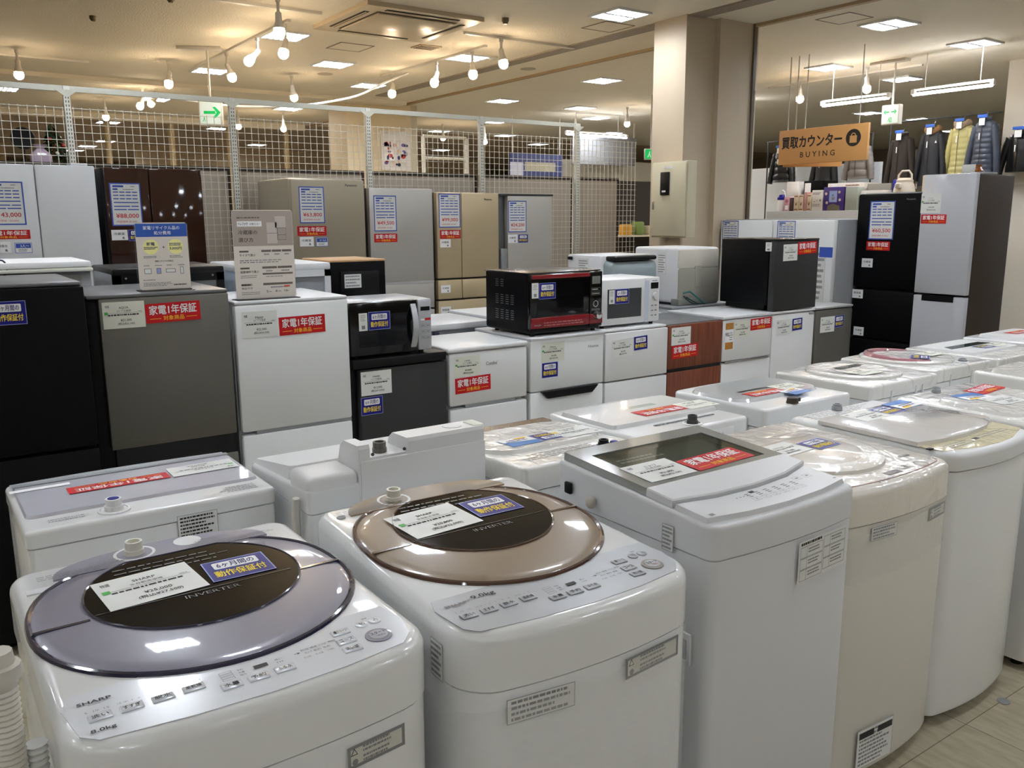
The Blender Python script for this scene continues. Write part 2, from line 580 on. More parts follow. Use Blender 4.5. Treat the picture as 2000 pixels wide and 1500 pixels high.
# square column with a shallow step, and the steel shutter guide on its far corner
cb = MB()
cb.box(5.60, 5.95, 5.38, 5.76, 0, CZ, mat('column_paint', (196, 180, 156), .6))
cb.box(5.95, 6.37, 5.32, 5.76, 0, CZ, mat('column_paint'))
struct('trim_column', cb)
gb = MB()
gb.box(6.37, 6.405, 5.30, 5.42, 0, CZ, mat('guide_dark', (92, 82, 66), .5))
gb.box(6.405, 6.43, 5.31, 5.42, 0, CZ, CREAM)
struct('trim_shutter_guide', gb)
struct('trim_ceiling_line', MB().box(6.375, 6.43, -7, 15.4, CZ-.025, CZ+.001, mat('trim_tan', (172, 148, 112), .6)))
struct('trim_ceiling_slot', MB().box(5.62, 5.79, -7, 11.2, CZ-.012, CZ+.001, mat('slot_grey', (150, 138, 122), .6)))
struct('trim_ceiling_step', MB().box(-9, 6.3, 11.55, 11.75, CZ-.05, CZ+.001, CEIL))
struct('trim_bulkhead', MB().box(-9, 6.3, 15.4, 15.5, CZ-.10, CZ+.001, CEIL))
pb = MB()
pb.box(6.50, 6.72, 5.72, 5.95, 0, CZ, WALLW)
STONE = mat('stone_veneer', (150, 122, 88), .8, vary=.2, vscale=14, bump=.6, bscale=25)
for i in range(19):
    o = .012*(i % 2)
    pb.rbox(6.47-o, 6.60, 5.69-o, 5.97, .02+i*.131, .145+i*.131, STONE, .02)
    pb.rbox(6.605, 6.76+o, 5.69-o, 5.97, .02+i*.131, .145+i*.131, STONE, .02)
struct('trim_stone_pillar', pb)
# big cream pillar beyond the fence, with a print on it
struct('trim_far_pillar', MB().box(5.45, 6.50, 11.8, 12.4, 0, CZ, mat('pillar_cream', (226, 208, 172), .6)).box(6.50, 6.66, 11.9, 12.4, 0, CZ, CREAM))
t = MB()
t.box(5.98, 6.46, 11.775, 11.798, 2.33, 2.90, PAPER)
poster = t.build('poster')
tag(poster, 'abstract colour splash print on the big cream pillar behind the fence', 'poster')
d = MB()
rnd = random.Random(11)
for i in range(26):
    c = rnd.choice([(190, 60, 60), (60, 50, 110), (210, 150, 120), (120, 90, 150), (40, 40, 60), (220, 190, 160)])
    d.disc(.06+.34*rnd.random(), .07+.34*rnd.random(), .015+.03*rnd.random(), mat('splash_%d_%d_%d' % c, c, .5), i % 6, 10, .012+.03*rnd.random())
d.build('print', poster, on_plane((5.99, 11.772, 2.34), (1, 0, 0), (0, 0, 1)))
# far dim shelving walls and a pale far partition
struct('wall_dark_shelves', MB().box(-2, 6.2, 27.5, 27.9, 0, 2.55, mat('far_brown', (176, 152, 120), .8)).box(4.7, 14.0, 21.5, 21.7, 0, CZ, mat('far_beige', (206, 184, 148), .8)).box(-4.0, 2.2, 22.5, 22.7, 0, CZ, mat('far_beige')))
struct('wall_dark_right', MB().box(14.5, 14.7, 2.0, 9.0, 0, 2.75, mat('far_green_grey', (96, 88, 74), .8)))
struct('wall_white_right', MB().box(10.2, 10.5, 3.0, 4.96, 0, CZ, WALLW))
struct('wall_partition_white', MB().box(10.9, 10.95, 6.85, 9.2, 0, 2.35, mat('partition_white', (214, 216, 218), .5)))

# ------------------------------------------------------------------ recessed ceiling lights (louvred white panels)
fr, df, lv = MB(), MB(), MB()
LOUV = mat('louver_grey', (150, 152, 156), .5)
fr.box(-.19, .19, -.19, -.165, -.016, 0, WHITE2).box(-.19, .19, .165, .19, -.016, 0, WHITE2).box(-.19, -.165, -.165, .165, -.016, 0, WHITE2).box(.165, .19, -.165, .165, -.016, 0, WHITE2)
df.box(-.165, .165, -.165, .165, -.006, -.002, PANELW)
for i in range(1, 6):
    lv.box(-.165+.055*i-.007, -.165+.055*i+.007, -.165, .165, -.016, -.006, LOUV)
lv.box(-.165, .165, -.016, .016, -.016, -.006, LOUV)
fr, df, lv = fr.mesh('frame'), df.mesh('diffuser'), lv.mesh('louver')
LIGHTS = [(3.14, 8.04), (3.14, 10.36), (4.12, 9.2), (5.13, 5.69), (5.13, 8.06), (5.13, 10.4), (5.15, 13.22), (3.2, 13.2), (1.34, 13.2),
          (7.35, 8.45), (7.4, 10.68), (8.87, 10.72), (8.88, 13.05), (7.35, 4.64), (8.87, 4.66), (8.87, 6.31), (10.37, 6.31), (13.3, 8.64), (14.9, 8.68), (10.5, 15.1), (10.0, 11.65), (12.4, 16.49),
          (3.25, 16.74), (5.15, 16.79), (3.95, 20.8), (3.86, 22.4), (3.84, 23.9), (3.8, 25.4), (6.84, 23.5), (8.9, 15.0),
          (1.18, 5.69), (3.14, 5.69), (-.8, 5.69), (-2.8, 8.0), (-5.2, 5.69), (8.87, 2.3), (11.5, 2.3), (11.5, -1.5), (7.35, 2.3), (7.35, -.1), (7.35, -2.4)] + [(x, y) for x in (-4.8, -2.8, -.8, 1.18, 3.14, 5.13) for y in (3.34, .99, -1.36, -3.7) if (x, y) not in ((1.18, .99), (-.8, .99), (1.18, -1.36))]
LIGHTS += [(10.4, 4.2), (12.0, 4.6), (12.0, 2.6), (13.6, 4.4), (10.4, 2.3), (1.0, 18.5), (-1.2, 21.5), (7.0, 20.0), (9.2, 21.8), (11.4, 19.2), (.2, 24.5), (6.2, 26.4), (13.5, 22), (-3, 17), (17.5, 6), (17.5, 9.5), (12.0, 13.5)]  # lamps added to brighten the right hall and the far store
LAB = {0: 'louvred ceiling light half hidden behind the nearest warm lamps of the left track', 1: 'louvred ceiling light just above the hanging green arrow sign',
       2: 'louvred ceiling light between the two lamp tracks, below a small ceiling hatch', 3: 'largest louvred ceiling light, near the top edge right of the air conditioner',
       4: 'louvred ceiling light behind the near end of the second lamp track', 5: 'louvred ceiling light at the far end of the second lamp track',
       6: 'louvred ceiling light left of the cream pillar, under the lone warm lamp', 7: 'small far louvred ceiling light left of the arrow sign pole',
       8: 'louvred ceiling light at the left edge above the fence rail', 9: 'louvred ceiling light beyond the tan ceiling line, nearest to the square column',
       10: 'louvred ceiling light right of the cream pillar, above the fence', 11: 'louvred ceiling light above the fence, left of the long tubes',
       12: 'low far louvred ceiling light between the fourth fence post and the cream pillar', 13: 'louvred ceiling light right of the column top, largest over the buying area',
       14: 'louvred ceiling light nearest the top right corner', 15: 'louvred ceiling light right beside the stone pillar, above the buying sign',
       16: 'louvred ceiling light behind the mount of the double arrow sign', 17: 'far louvred ceiling light just left of the double arrow sign', 18: 'far louvred ceiling light above the dark padded coat'}
for i, (x, y) in enumerate(LIGHTS):
    if i in LAB:
        lab, grp = LAB[i], 'louvred ceiling lights'
    elif i < 30:
        lab, grp = 'tiny bright louvred ceiling light deep in the store behind the fence', 'far ceiling lights'
    else:
        lab, grp = 'square louvred ceiling light over the near aisle or added to brighten the halls beyond', 'ceiling lights over the near aisle'
    t = thing('ceiling_light', lab, 'ceiling light', (x, y, CZ), 0, grp)
    link('frame', fr, t)
    link('diffuser', df, t)
    link('louver', lv, t)

# ------------------------------------------------------------------ lamp tracks and warm spot lamps
def track(label, x0, y0, x1, y1):
    t = MB()
    if abs(x1-x0) > abs(y1-y0):
        t.box(x0, x1, y0-.018, y0+.018, CZ-.022, CZ, LAMPB)
    else:
        t.box(x0-.018, x0+.018, y0, y1, CZ-.022, CZ, LAMPB)
    return tag(t.build('lamp_track'), label, 'lamp track')
track('slim lamp track left of the air conditioner, running away from the camera', 2.93, 7.4, 2.93, 10.1)
track('slim lamp track at the top edge, left of the air conditioner', .9, 7.02, 3.06, 7.02)
track('slim lamp track right of the cream pillar top with three warm lamps', 4.93, 7.4, 4.93, 9.65)
track('short pale lamp track right of the air conditioner', 4.43, 7.0, 5.71, 7.0)
track('slim lamp track above the buying sign', 9.58, 5.6, 9.58, 7.7)
track('lamp track along the left ceiling step', -.3, 10.5, 1.9, 10.5)
def spot(label, x, y, z, ax, ay, drop=None):
    """ax, ay lean the lamp head away from straight down"""
    t = thing('spot_lamp', label, 'spot lamp', (x, y, CZ-.02), 0, 'warm track lamps')
    h = CZ-.02-z
    st = MB()
    st.lathe([(.02, 0), (.02, -.03), (.012, -.035), (.012, -(h-.12))], (0, 0, 0), LAMPB, 10)
    st.build('stem', t)
    d = Vector((ax, ay, -1)).normalized()
    q = Vector((0, 0, -1)).rotation_difference(d).to_matrix().to_4x4()
    hd = MB()
    p = Vector((0, 0, -(h-.11)))
    hd.lathe([(.014, .02), (.024, .01), (.026, -.05), (.034, -.075), (.044, -.10)], p, LAMPB, 14, q)
    hd.build('lamp_head', t)
    b = MB()
    b.sphere(p+d*.128, .045, BULBW, n=14)
    b.build('bulb', t)
spot('warm lamp nearest the camera, in front of the half hidden ceiling light', 2.56, 6.67, 3.05, 0, 0)
spot('warm round lamp directly below the nearest warm lamp', 2.93, 7.5, 3.03, -.35, -.35)
spot('track lamp tilted sideways showing its white head, right of the arrow sign', 2.93, 8.2, 3.05, -.9, .1)
spot('warm lamp right above the arrow sign, end of the left track', 2.93, 9.1, 3.05, .25, -.3)
spot('lone warm lamp left of the arrow sign pole', 2.57, 9.91, 3.05, -.2, -.3)
spot('warm lamp at the far left above the fence', 1.18, 10.07, 3.06, 0, 0)
spot('warm lamp hanging above the third fence bay, left of the cream pillar', 4.0, 10.11, 3.05, .15, 0)
spot('warm lamp leftmost on the second track, above the cream pillar', 4.93, 9.35, 3.05, -.4, -.4)
spot('warm lamp with tilted head, middle of the second track', 4.93, 8.35, 3.05, -.5, -.3)
spot('warm lamp on the near end of the second track', 4.93, 7.65, 3.05, -.2, -.4)
spot('large warm lamp under the short pale track', 4.82, 6.98, 3.06, 0, -.3)
spot('far warm lamp behind the fence, above the brown fridge', 2.59, 13.45, 3.05, 0, 0)
spot('warm lamp left of the buying sign, close to the stone pillar', 9.23, 6.95, 3.05, -.2, -.2)
spot('warm lamp above the right end of the buying sign', 9.15, 6.0, 3.05, -.2, -.2)
spot('far warm lamp above the grey hanging board', 9.35, 10.16, 3.05, 0, 0)
spot('small far warm lamp left of the second fence post', 4.52, 13.69, 3.05, 0, 0)
spot('small far warm lamp right of the second fence post', 5.24, 13.69, 3.05, 0, 0)
spot('small far warm lamp left of the fourth fence post', 8.21, 13.74, 3.05, 0, 0)
spot('small far warm lamp right of the fourth fence post', 8.95, 13.5, 3.0, 0, 0)
spot('left of two tilted far lamps above the fence', 2.8, 12.16, 3.05, -.5, -.5)
spot('right of two tilted far lamps above the fence', 2.95, 12.05, 3.08, -.8, 0)

# ------------------------------------------------------------------ ceiling fittings
ac = thing('air_conditioner', 'large square cassette air conditioner set in the ceiling', 'air conditioner', (3.73, 6.97, CZ))
ACM = mat('ac_cream', (198, 180, 150), .35, coat=.3)
SLOT = mat('slot_dark', (40, 34, 28), .7)
f = MB().box(-.54, .54, -.54, .54, -.035, 0, ACM)
f.build('frame', ac)
f = MB().rbox(-.36, .36, -.36, .36, -.05, -.036, ACM, .006)
f.build('grille_panel', ac)
for k in range(4):
    v = MB().box(-.34, .34, -.475, -.43, -.039, -.034, SLOT)
    v.box(-.33, .33, -.458, -.448, -.043, -.039, ACM)
    v.build('air_slot', ac, Matrix.Rotation(R(90*k), 4, 'Z'))
for k in range(4):
    g = MB().box(-.375, .375, -.375, -.362, -.0365, -.035, SLOT)
    g.build('gap_line', ac, Matrix.Rotation(R(90*k), 4, 'Z'))
def hatch(label, x, y, w):
    t = MB()
    for a, b, c, e in ((-w, w, -w, -w+.012), (-w, w, w-.012, w), (-w, -w+.012, -w, w), (w-.012, w, -w, w)):
        t.box(x+a, x+b, y+c, y+e, CZ-.004, CZ, mat('hatch_line', (128, 112, 88), .6))
    t.box(x-w+.012, x+w-.012, y-w+.012, y+w-.012, CZ-.002, CZ, CEIL)
    return tag(t.build('ceiling_hatch'), label, 'ceiling hatch', 'ceiling hatches')
hatch('square ceiling hatch left below the air conditioner', 3.88, 8.24, .18)
hatch('square ceiling hatch beside the largest ceiling light', 5.38, 6.12, .17)
hatch('square ceiling hatch right of the column top', 6.84, 4.74, .17)
def knob(name, label, x, y, r, cat, m=None, h=.03):
    t = MB().lathe([(r, 0), (r, -h*.5), (r*.55, -h)], (x, y, CZ), m or LAMPB, 16)
    return tag(t.build(name), label, cat)
knob('sprinkler', 'small sprinkler right of the air conditioner corner', 4.43, 6.35, .03, 'sprinkler', mat('sprinkler_brass', (110, 96, 76), .4, metal=.6), .05)
knob('sprinkler', 'small sprinkler left of the nearest warm lamps', 1.92, 7.2, .03, 'sprinkler', mat('sprinkler_brass'), .04)
knob('sprinkler', 'small sprinkler further left under the plain ceiling', 1.55, 8.2, .03, 'sprinkler', mat('sprinkler_brass'), .04)
knob('smoke_detector', 'round smoke detector behind the short pale track', 5.35, 7.9, .055, 'smoke detector')
knob('ceiling_speaker', 'flat round ceiling speaker left of the second lamp track', 4.33, 9.9, .09, 'speaker', CEILM, .008)
knob('ceiling_speaker', 'flat round ceiling speaker right of the second lamp track', 6.1, 8.3, .09, 'speaker', CEILM, .008)
vt = MB().box(4.38, 4.62, 7.72, 7.92, CZ-.008, CZ, mat('vent_tan', (176, 150, 110), .6))
vent = tag(vt.build('air_vent'), 'small square air vent right of the air conditioner', 'vent')
ln = MB()
for i in range(4):
    ln.box(4.40, 4.60, 7.75+.045*i, 7.765+.045*i, CZ-.011, CZ-.008, SLOT)
ln.build('slats', vent)

def exit_sign(label, x, y, z, rz, w, h, arrows, pole=True, plate=True, group=None):
    t = thing('exit_sign', label, 'exit sign', (x, y, z), rz)
    b = MB().rbox(-w/2, w/2, 0, .07, 0, h, LAMPB, .008)
    b.build('housing', t)
    f = MB().box(-w/2+.012, w/2-.012, -.004, .001, .012, h-.012, SIGNG if arrows == 'run' else SIGNW)
    pane = f.build('lit_face', t)
    d = MB()
    m = SIGNG
    def arrow(cx, cy, s, k):
        d.rect(cx-s*.9, cy-s*.17, cx+s*.4, cy+s*.17, m, 1) if k > 0 else d.rect(cx-s*.4, cy-s*.17, cx+s*.9, cy+s*.17, m, 1)
        d.poly([(cx+k*s*.1, cy+s*.62), (cx+k*s*.42, cy+s*.62), (cx+k*s, cy), (cx+k*s*.42, cy-s*.62), (cx+k*s*.1, cy-s*.62), (cx+k*s*.55, cy)][::k], m, 1)
    def man(cx, cy, s, mm):
        d.disc(cx+s*.1, cy+s*.8, s*.2, mm, 2, 10)
        d.poly([(cx-s*.2, cy), (cx+s*.25, cy), (cx+s*.2, cy+s*.55), (cx-s*.15, cy+s*.55)], mm, 2)
        d.poly([(cx-s*.6, cy-s*.75), (cx-s*.35, cy-s*.75), (cx+.0, cy), (cx-s*.25, cy)], mm, 2)
        d.poly([(cx+s*.1, cy), (cx+s*.35, cy-s*.05), (cx+s*.5, cy-s*.8), (cx+s*.28, cy-s*.8)], mm, 2)
    if arrows == 'right':
        arrow(w*.56-w/2, h*.5, w*.38, 1)
        man(w*.22-w/2, h*.24, h*.10, m)
    elif arrows == 'both':
        arrow(-w*.2, h*.64, w*.16, -1)
        arrow(w*.2, h*.64, w*.16, 1)
        man(-w*.05, h*.24, h*.1, m)
        d.frame(.0, h*.12, w*.1, h*.36, .006, m, 1)
    else:
        man(-w*.12, h*.45, h*.3, SIGNW)
        d.frame(.02, h*.15, w*.32, h*.85, .01, SIGNW, 1)
    d.build('pictogram', pane, on_plane((0, -.0045, 0), (1, 0, 0), (0, 0, 1)))
    if pole:
        MB().tube([(0, .035, h-.01), (0, .035, CZ-z-.01)], .011, LAMPB, 8).build('pole', t)
    if plate:
        MB().rbox(-.28, .14, -.02, .09, CZ-z-.03, CZ-z, LAMPB, .006).build('mount_plate', t)
exit_sign('hanging lit sign with one green arrow pointing right', 2.70, 9.0, 2.55, -28, .225, .26, 'right')
exit_sign('hanging lit sign with two green arrows above the coats', 9.05, 5.62, 2.62, -90, .21, .21, 'both')
exit_sign('green running man exit sign left of the square column', 8.74, 9.0, 2.42, -40, .18, .15, 'run', True, False)

# ------------------------------------------------------------------ tubes over the buying area and store beyond
def tube_light(label, x0, y0, x1, y1, z, n=2):
    t = thing('tube_light', label, 'tube light', ((x0+x1)/2, (y0+y1)/2, z), 0, 'long tube lights')
    dx, dy = (x1-x0)/2, (y1-y0)/2
    MB().tube([(-dx, -dy, 0), (dx, dy, 0)], .016, TUBEW, 8).build('tube', t)
    b = MB().tube([(-dx*1.02, -dy*1.02, .046), (dx*1.02, dy*1.02, .046)], .012, LAMPB, 4)
    b.box(-dx-.02, -dx+.02, -dy-.02, -dy+.02, 0, .05, LAMPB).box(dx-.02, dx+.02, dy-.02, dy+.02, 0, .05, LAMPB)
    b.build('housing', t)
    c = MB()
    for k in (-.7, .7):
        c.tube([(dx*k, dy*k, .05), (dx*k, dy*k, CZ-z)], .004, LAMPB, 5)
    c.build('hanger', t)
tube_light('long white tube light left above the double arrow sign', 9.0, 5.62, 9.0, 6.45, 2.9)
tube_light('long white tube light right above the double arrow sign', 9.0, 4.52, 9.0, 5.34, 2.9)
tube_light('bright tube light left of the square column, nearest', 9.6, 9.8, 10.6, 9.8, 2.98)
tube_light('bright tube light behind the fifth fence post', 9.0, 11.2, 10.3, 11.2, 2.95)
tube_light('short bright tube light touching the column edge', 10.0, 8.75, 10.5, 8.75, 3.0)

# ================================================================== WIRE MESH FENCE
FY = 6.4
PX = [-1.12, -.058, 1.006, 2.07, 3.135, 4.20, 5.265]
fence = thing('mesh_fence', 'tall cream wire mesh fence with slotted posts and grey backing boards', 'fence', (2.4, FY, 0))
def floc(x):
    return x-2.4
post = MB().rbox(-.02, .02, -.02, .02, 0, 2.49, RAIL, .003)
for i in range(96):
    for sx in (-.008, .008):
        post.box(sx-.003, sx+.003, -.0206, -.0199, .06+i*.025, .074+i*.025, mat('slot_shadow', (84, 80, 70), .7))
post = post.mesh('post')
for x in PX:
    link('post', post, fence, Matrix.Translation((floc(x), 0, 0)))
    br = MB()
    for sx in (-1, 1):
        br.prism([(0, 0), (sx*.07, 0), (0, -.05)][::sx], -.002, .002, RAIL)
    br.build('bracket', fence, on_plane((floc(x), -.021, 2.465), (1, 0, 0), (0, 0, 1)))
rl = MB().box(floc(-1.2), floc(5.30), -.012, .012, 2.455, 2.49, RAIL)
rl.build('top_rail', fence)
def wires(w, z0, z1):
    m = MB()
    n = int(w/.05)
    for i in range(n+1):
        x = .5*(w-n*.05)+i*.05
        m.box(x-.0018, x+.0018, -.0018, .0018, z0, z1, WIRE)
    k = int((z1-z0)/.05)
    for i in range(k+1):
        m.box(0, w, -.0054, -.0018, z0+i*.05, z0+i*.05+.0036, WIRE)
    return m
wm = wires(1.02, .6, 2.36).mesh('mesh_panel')
for i, x in enumerate(PX[:-1]):
    link('mesh_panel', wm, fence, Matrix.Translation((floc(x)+.022, -.012, 0)))
wires(.72, .6, 2.36).build('mesh_panel', fence, Matrix.Translation((floc(5.287), -.012, 0)))
EDGE = mat('board_edge', (44, 34, 26), .6)
for x0, x1 in [(a+.03, b-.05) for a, b in zip(PX[:-1], PX[1:])]+[(5.29, 5.80)]:
    b = MB().box(floc(x0), floc(x1), .03, .055, 0, 1.985, BOARD)
    bd = b.build('backing_board', fence)
    e = MB().box(floc(x0)-.006, floc(x1)+.02, .026, .06, 1.985, 2.012, EDGE)
    e.box(floc(x1), floc(x1)+.02, .026, .06, 0, 1.985, EDGE)
    e.build('dark_edging', bd)

# ================================================================== FRIDGES
def fridge(label, x0, x1, yf, d, h, body, doors, cat='refrigerator', rz=0, z0=0.0, group=None, top=None, name='refrigerator', dt=.05, plinth=True, br=.008):
    """doors: list of (fx0, fx1, z0, z1, material[, radius]) with fx fractions of the width. local front is -y"""
    w = x1-x0
    if rz == 0:
        loc = ((x0+x1)/2, yf, z0)
    elif rz == -90:            # x0..x1 is then a span in y, yf the x of the front
        loc = (yf, (x0+x1)/2, z0)
    else:
        loc = ((x0+x1)/2, yf, z0)
    t = thing(name, label, cat, loc, rz, group)
    t['xc'] = (x0+x1)/2
    t['zb'] = z0
    b = MB().rbox(-w/2, w/2, dt+.006, d, .035, h, body, br)
    b.build('cabinet', t)
    if plinth:
        MB().box(-w/2+.02, w/2-.02, .09, d-.04, 0, .036, BLACK).build('plinth', t)
    if top:
        MB().rbox(-w/2, w/2, dt*.3, d, h-.001, h+.012, top, .005).build('top_panel', t)
    ds = []
    for q in doors:
        m = MB().rbox(-w/2+w*q[0], -w/2+w*q[1], 0, dt, q[2], q[3], q[4], q[5] if len(q) > 5 else .007)
        ds.append(m.build('door', t))
    return t, ds
def P3(t, kind, X0, z0, X1, z1, *a, tilt=0, y=-.0012):
    """sticker given in world x (or world -y for fridges facing -x) and world z"""
    if abs(t.rotation_euler[2]) > .1:
        c = -t['xc']
    else:
        c = t['xc']
    return front(t, kind, X0-c, z0-t['zb'], X1-c, z1-t['zb'], *a, tilt=tilt, y=y)
FR2 = '2ドア冷蔵庫'
FR1 = '1ドア冷蔵庫'

# ---- the tall fridges along the fence
YB = 5.69
t, d = fridge('large white French door refrigerator at the far left by the fence', .375, 1.006, YB, .66, 1.955, GREYW, [(0, .497, .92, 1.955, FWHITE2), (.503, 1, .92, 1.955, FWHITE2), (0, 1, .47, .912, FWHITE2), (0, 1, .05, .462, FWHITE2)], 'refrigerator', group='tall fridges along the fence')
MB().rbox(.20, .29, .06, .2, 1.95, 1.972, FWHITE2, .005).build('hinge_cover', t)
P3(t, 'sheet', .435, 1.617, .624, 1.858, '¥143,000', '(税抜価格 130,000)')
P3(t, 'red', .415, 1.538, .636, 1.59)
P3(t, 'label', .446, 1.462, .532, 1.524, '自動製氷')
P3(t, 'people', .551, 1.459, .638, 1.517, '3人〜')
P3(t, 'label', .425, 1.36, .515, 1.43, '冷蔵室')
t, d = fridge('brown glass French door refrigerator with black sides by the fence', 1.045, 1.635, YB, .66, 1.95, BLACK, [(.02, .44, .95, 1.95, BRGLASS), (.446, .98, .95, 1.95, BRGLASS), (.02, .98, .5, .942, BRGLASS), (.02, .98, .05, .492, BRGLASS)], group='tall fridges along the fence')
P3(t, 'sheet', 1.078, 1.606, 1.252, 1.860, '¥88,000', '(税抜価格 80,000)')
P3(t, 'label', 1.067, 1.521, 1.158, 1.583, '冷蔵室')
P3(t, 'blue', 1.163, 1.515, 1.266, 1.583)
P3(t, 'label', 1.067, 1.30, 1.158, 1.36, '冷凍室')
t, d = fridge('tall greige single door refrigerator, top rising highest mid fence', 2.207, 2.745, YB, .66, 1.915, GREIGE, [(0, 1, 1.19, 1.905, GREIGE), (0, 1, .9, 1.18, GREIGE), (0, 1, .05, .89, GREIGE)], group='tall fridges along the fence', br=.015)
P3(t, 'sheet', 2.258, 1.612, 2.440, 1.857, '¥63,800', '(税抜価格 58,000)')
P3(t, 'red', 2.236, 1.527, 2.447, 1.592)
P3(t, 'label', 2.25, 1.456, 2.35, 1.521, '冷蔵室')
P3(t, 'people', 2.367, 1.454, 2.455, 1.515, '2〜3人')
P3(t, 'emblem', 2.60, 1.862, 2.69, 1.878, 'Panasonic', 'k')
t, d = fridge('silver grey refrigerator tagged 49,500 yen by the fence', 2.773, 3.299, YB, .66, 1.855, DKBROWN, [(.012, 1, 1.178, 1.855, SILVD), (.012, 1, .975, 1.165, SILVD), (.012, 1, .05, .962, SILVD)], group='tall fridges along the fence')
P3(t, 'sheet', 2.813, 1.550, 2.994, 1.803, '¥49,500', '(税抜価格 45,000)')
P3(t, 'red', 2.809, 1.472, 2.995, 1.533)
MB().rbox(2.785-3.036, 2.89-3.036, -.008, .002, 1.235, 1.25, SILV, .003).build('handle', d[0])
MB().box(-.25, .26, -.003, .05, 1.163, 1.18, SILV).build('trim_strip', t)
t, d = fridge('champagne gold many door refrigerator tagged 99,000 yen by the fence', 3.315, 3.895, YB, .66, 1.833, DKBROWN, [(.03, .402, 1.188, 1.83, GOLD), (.408, 1, 1.188, 1.83, GOLD), (.03, .402, 1.03, 1.176, GOLD), (.408, 1, 1.03, 1.176, GOLD), (.03, 1, .56, 1.018, GOLD), (.03, 1, .05, .55, GOLD)], group='tall fridges along the fence')
P3(t, 'sheet', 3.349, 1.570, 3.539, 1.822, '¥99,000', '(税抜価格 90,000)')
P3(t, 'red', 3.356, 1.488, 3.539, 1.552)
P3(t, 'label', 3.356, 1.423, 3.449, 1.485, '冷蔵室')
P3(t, 'label', 3.356, 1.079, 3.441, 1.137, '冷凍室')
P3(t, 'label', 3.352, .909, 3.441, .973, '野菜室')
P3(t, 'emblem', 3.76, 1.775, 3.83, 1.79, 'Panasonic', 'k')
t, d = fridge('grey refrigerator tagged 24,200 yen, last in the row by the fence', 3.912, 4.437, YB, .66, 1.828, mat('slate_side', (86, 88, 88), .5), [(.13, .98, .95, 1.812, SILVD), (.13, .98, .05, .94, SILVD)], group='tall fridges along the fence')
MB().rbox(-.262, .262, -.002, .05, 1.812, 1.828, DKGREY, .004).build('top_trim', t)
MB().rbox(-.262, -.20, -.004, .05, .95, 1.40, mat('grip_grey', (120, 124, 124), .3), .006).build('handle', d[0])
P3(t, 'sheet', 3.985, 1.527, 4.164, 1.773, '¥24,200', '(税抜価格 22,000)')
P3(t, 'label', 3.983, 1.443, 4.074, 1.509, '冷蔵室')
P3(t, 'blue', 4.083, 1.443, 4.180, 1.509)

# ---- the fridges at the right end, facing left (world -y grows to their right)
t, d = fridge('white refrigerator at the right end, beside the square column', 4.735, 5.29, 6.02, .6, 1.617, GREYW, [(0, 1, .62, 1.61, FWHITE), (0, 1, .05, .61, FWHITE)], rz=-90, group='fridges facing left at the right end')
P3(t, 'sheet', -5.27, 1.37, -5.09, 1.605, '¥38,500', '(税抜価格 35,000)')
t, d = fridge('white refrigerator at the right end, behind the black cube fridge', 4.14, 4.725, 6.02, .6, 1.617, GREYW, [(0, 1, .62, 1.61, FWHITE), (0, 1, .05, .61, FWHITE)], rz=-90, group='fridges facing left at the right end')
P3(t, 'sheet', -4.68, 1.37, -4.50, 1.605, '¥46,200', '(税抜価格 42,000)')
P3(t, 'fine', -4.32, .72, -4.2, 1.40, 14)
MB().box(.1725, .2925, -.002, -.0002, 1.32, 1.40, BORDER).build('blue_label', d[0])
t, d = fridge('tall black three door refrigerator tagged 60,500 yen at the right end', 3.575, 4.135, 6.3, .62, 1.82, BLACK, [(0, .97, 1.08, 1.815, BLACKM, .03), (0, .97, .68, 1.065, BLACKM, .02), (0, .97, .05, .665, BLACKM, .02)], rz=-90, group='fridges facing left at the right end', br=.02)
P3(t, 'sheet', -4.02, 1.46, -3.81, 1.755, '¥60,500', '(税抜価格 55,000)', y=-.002)
P3(t, 'red', -4.03, 1.375, -3.83, 1.445, y=-.002)
P3(t, 'label', -4.06, 1.24, -3.965, 1.31, '冷蔵室', y=-.002)
P3(t, 'label', -4.125, .99, -4.03, 1.06, '野菜室', y=-.002)
P3(t, 'label', -4.09, .69, -4.0, .76, '冷凍室', y=-.002)
P3(t, 'emblem', -3.72, 1.76, -3.65, 1.772, 'Panasonic', 'g')
t, d = fridge('tall slim mirror silver two door refrigerator with dark sides, far right', 3.17, 3.56, 6.22, .55, 1.93, DKBROWN, [(0, 1, 1.075, 1.935, GREYG), (0, 1, .05, 1.06, GREYG)], rz=-90, group='fridges facing left at the right end')
MB().box(-.13, .11, -.002, .03, 1.02, 1.062, BLACK).build('grip_recess', d[1])
P3(t, 'price', -3.56, 1.66, -3.41, 1.80, 'ハイセンス', FR2, '¥32,000', '(税込¥35,200)', 1)
P3(t, 'red', -3.55, 1.585, -3.36, 1.65)
MB().rbox(.06, .19, .1, .3, 1.93, 1.945, GREYW, .004).build('hinge_cover', t)
t, d = fridge('grey refrigerator cut by the right edge, behind the mirror silver one', 2.75, 3.12, 7.15, .6, 1.66, GREYW, [(0, 1, .05, 1.66, GREYW)], rz=-90, group='fridges facing left at the right end')

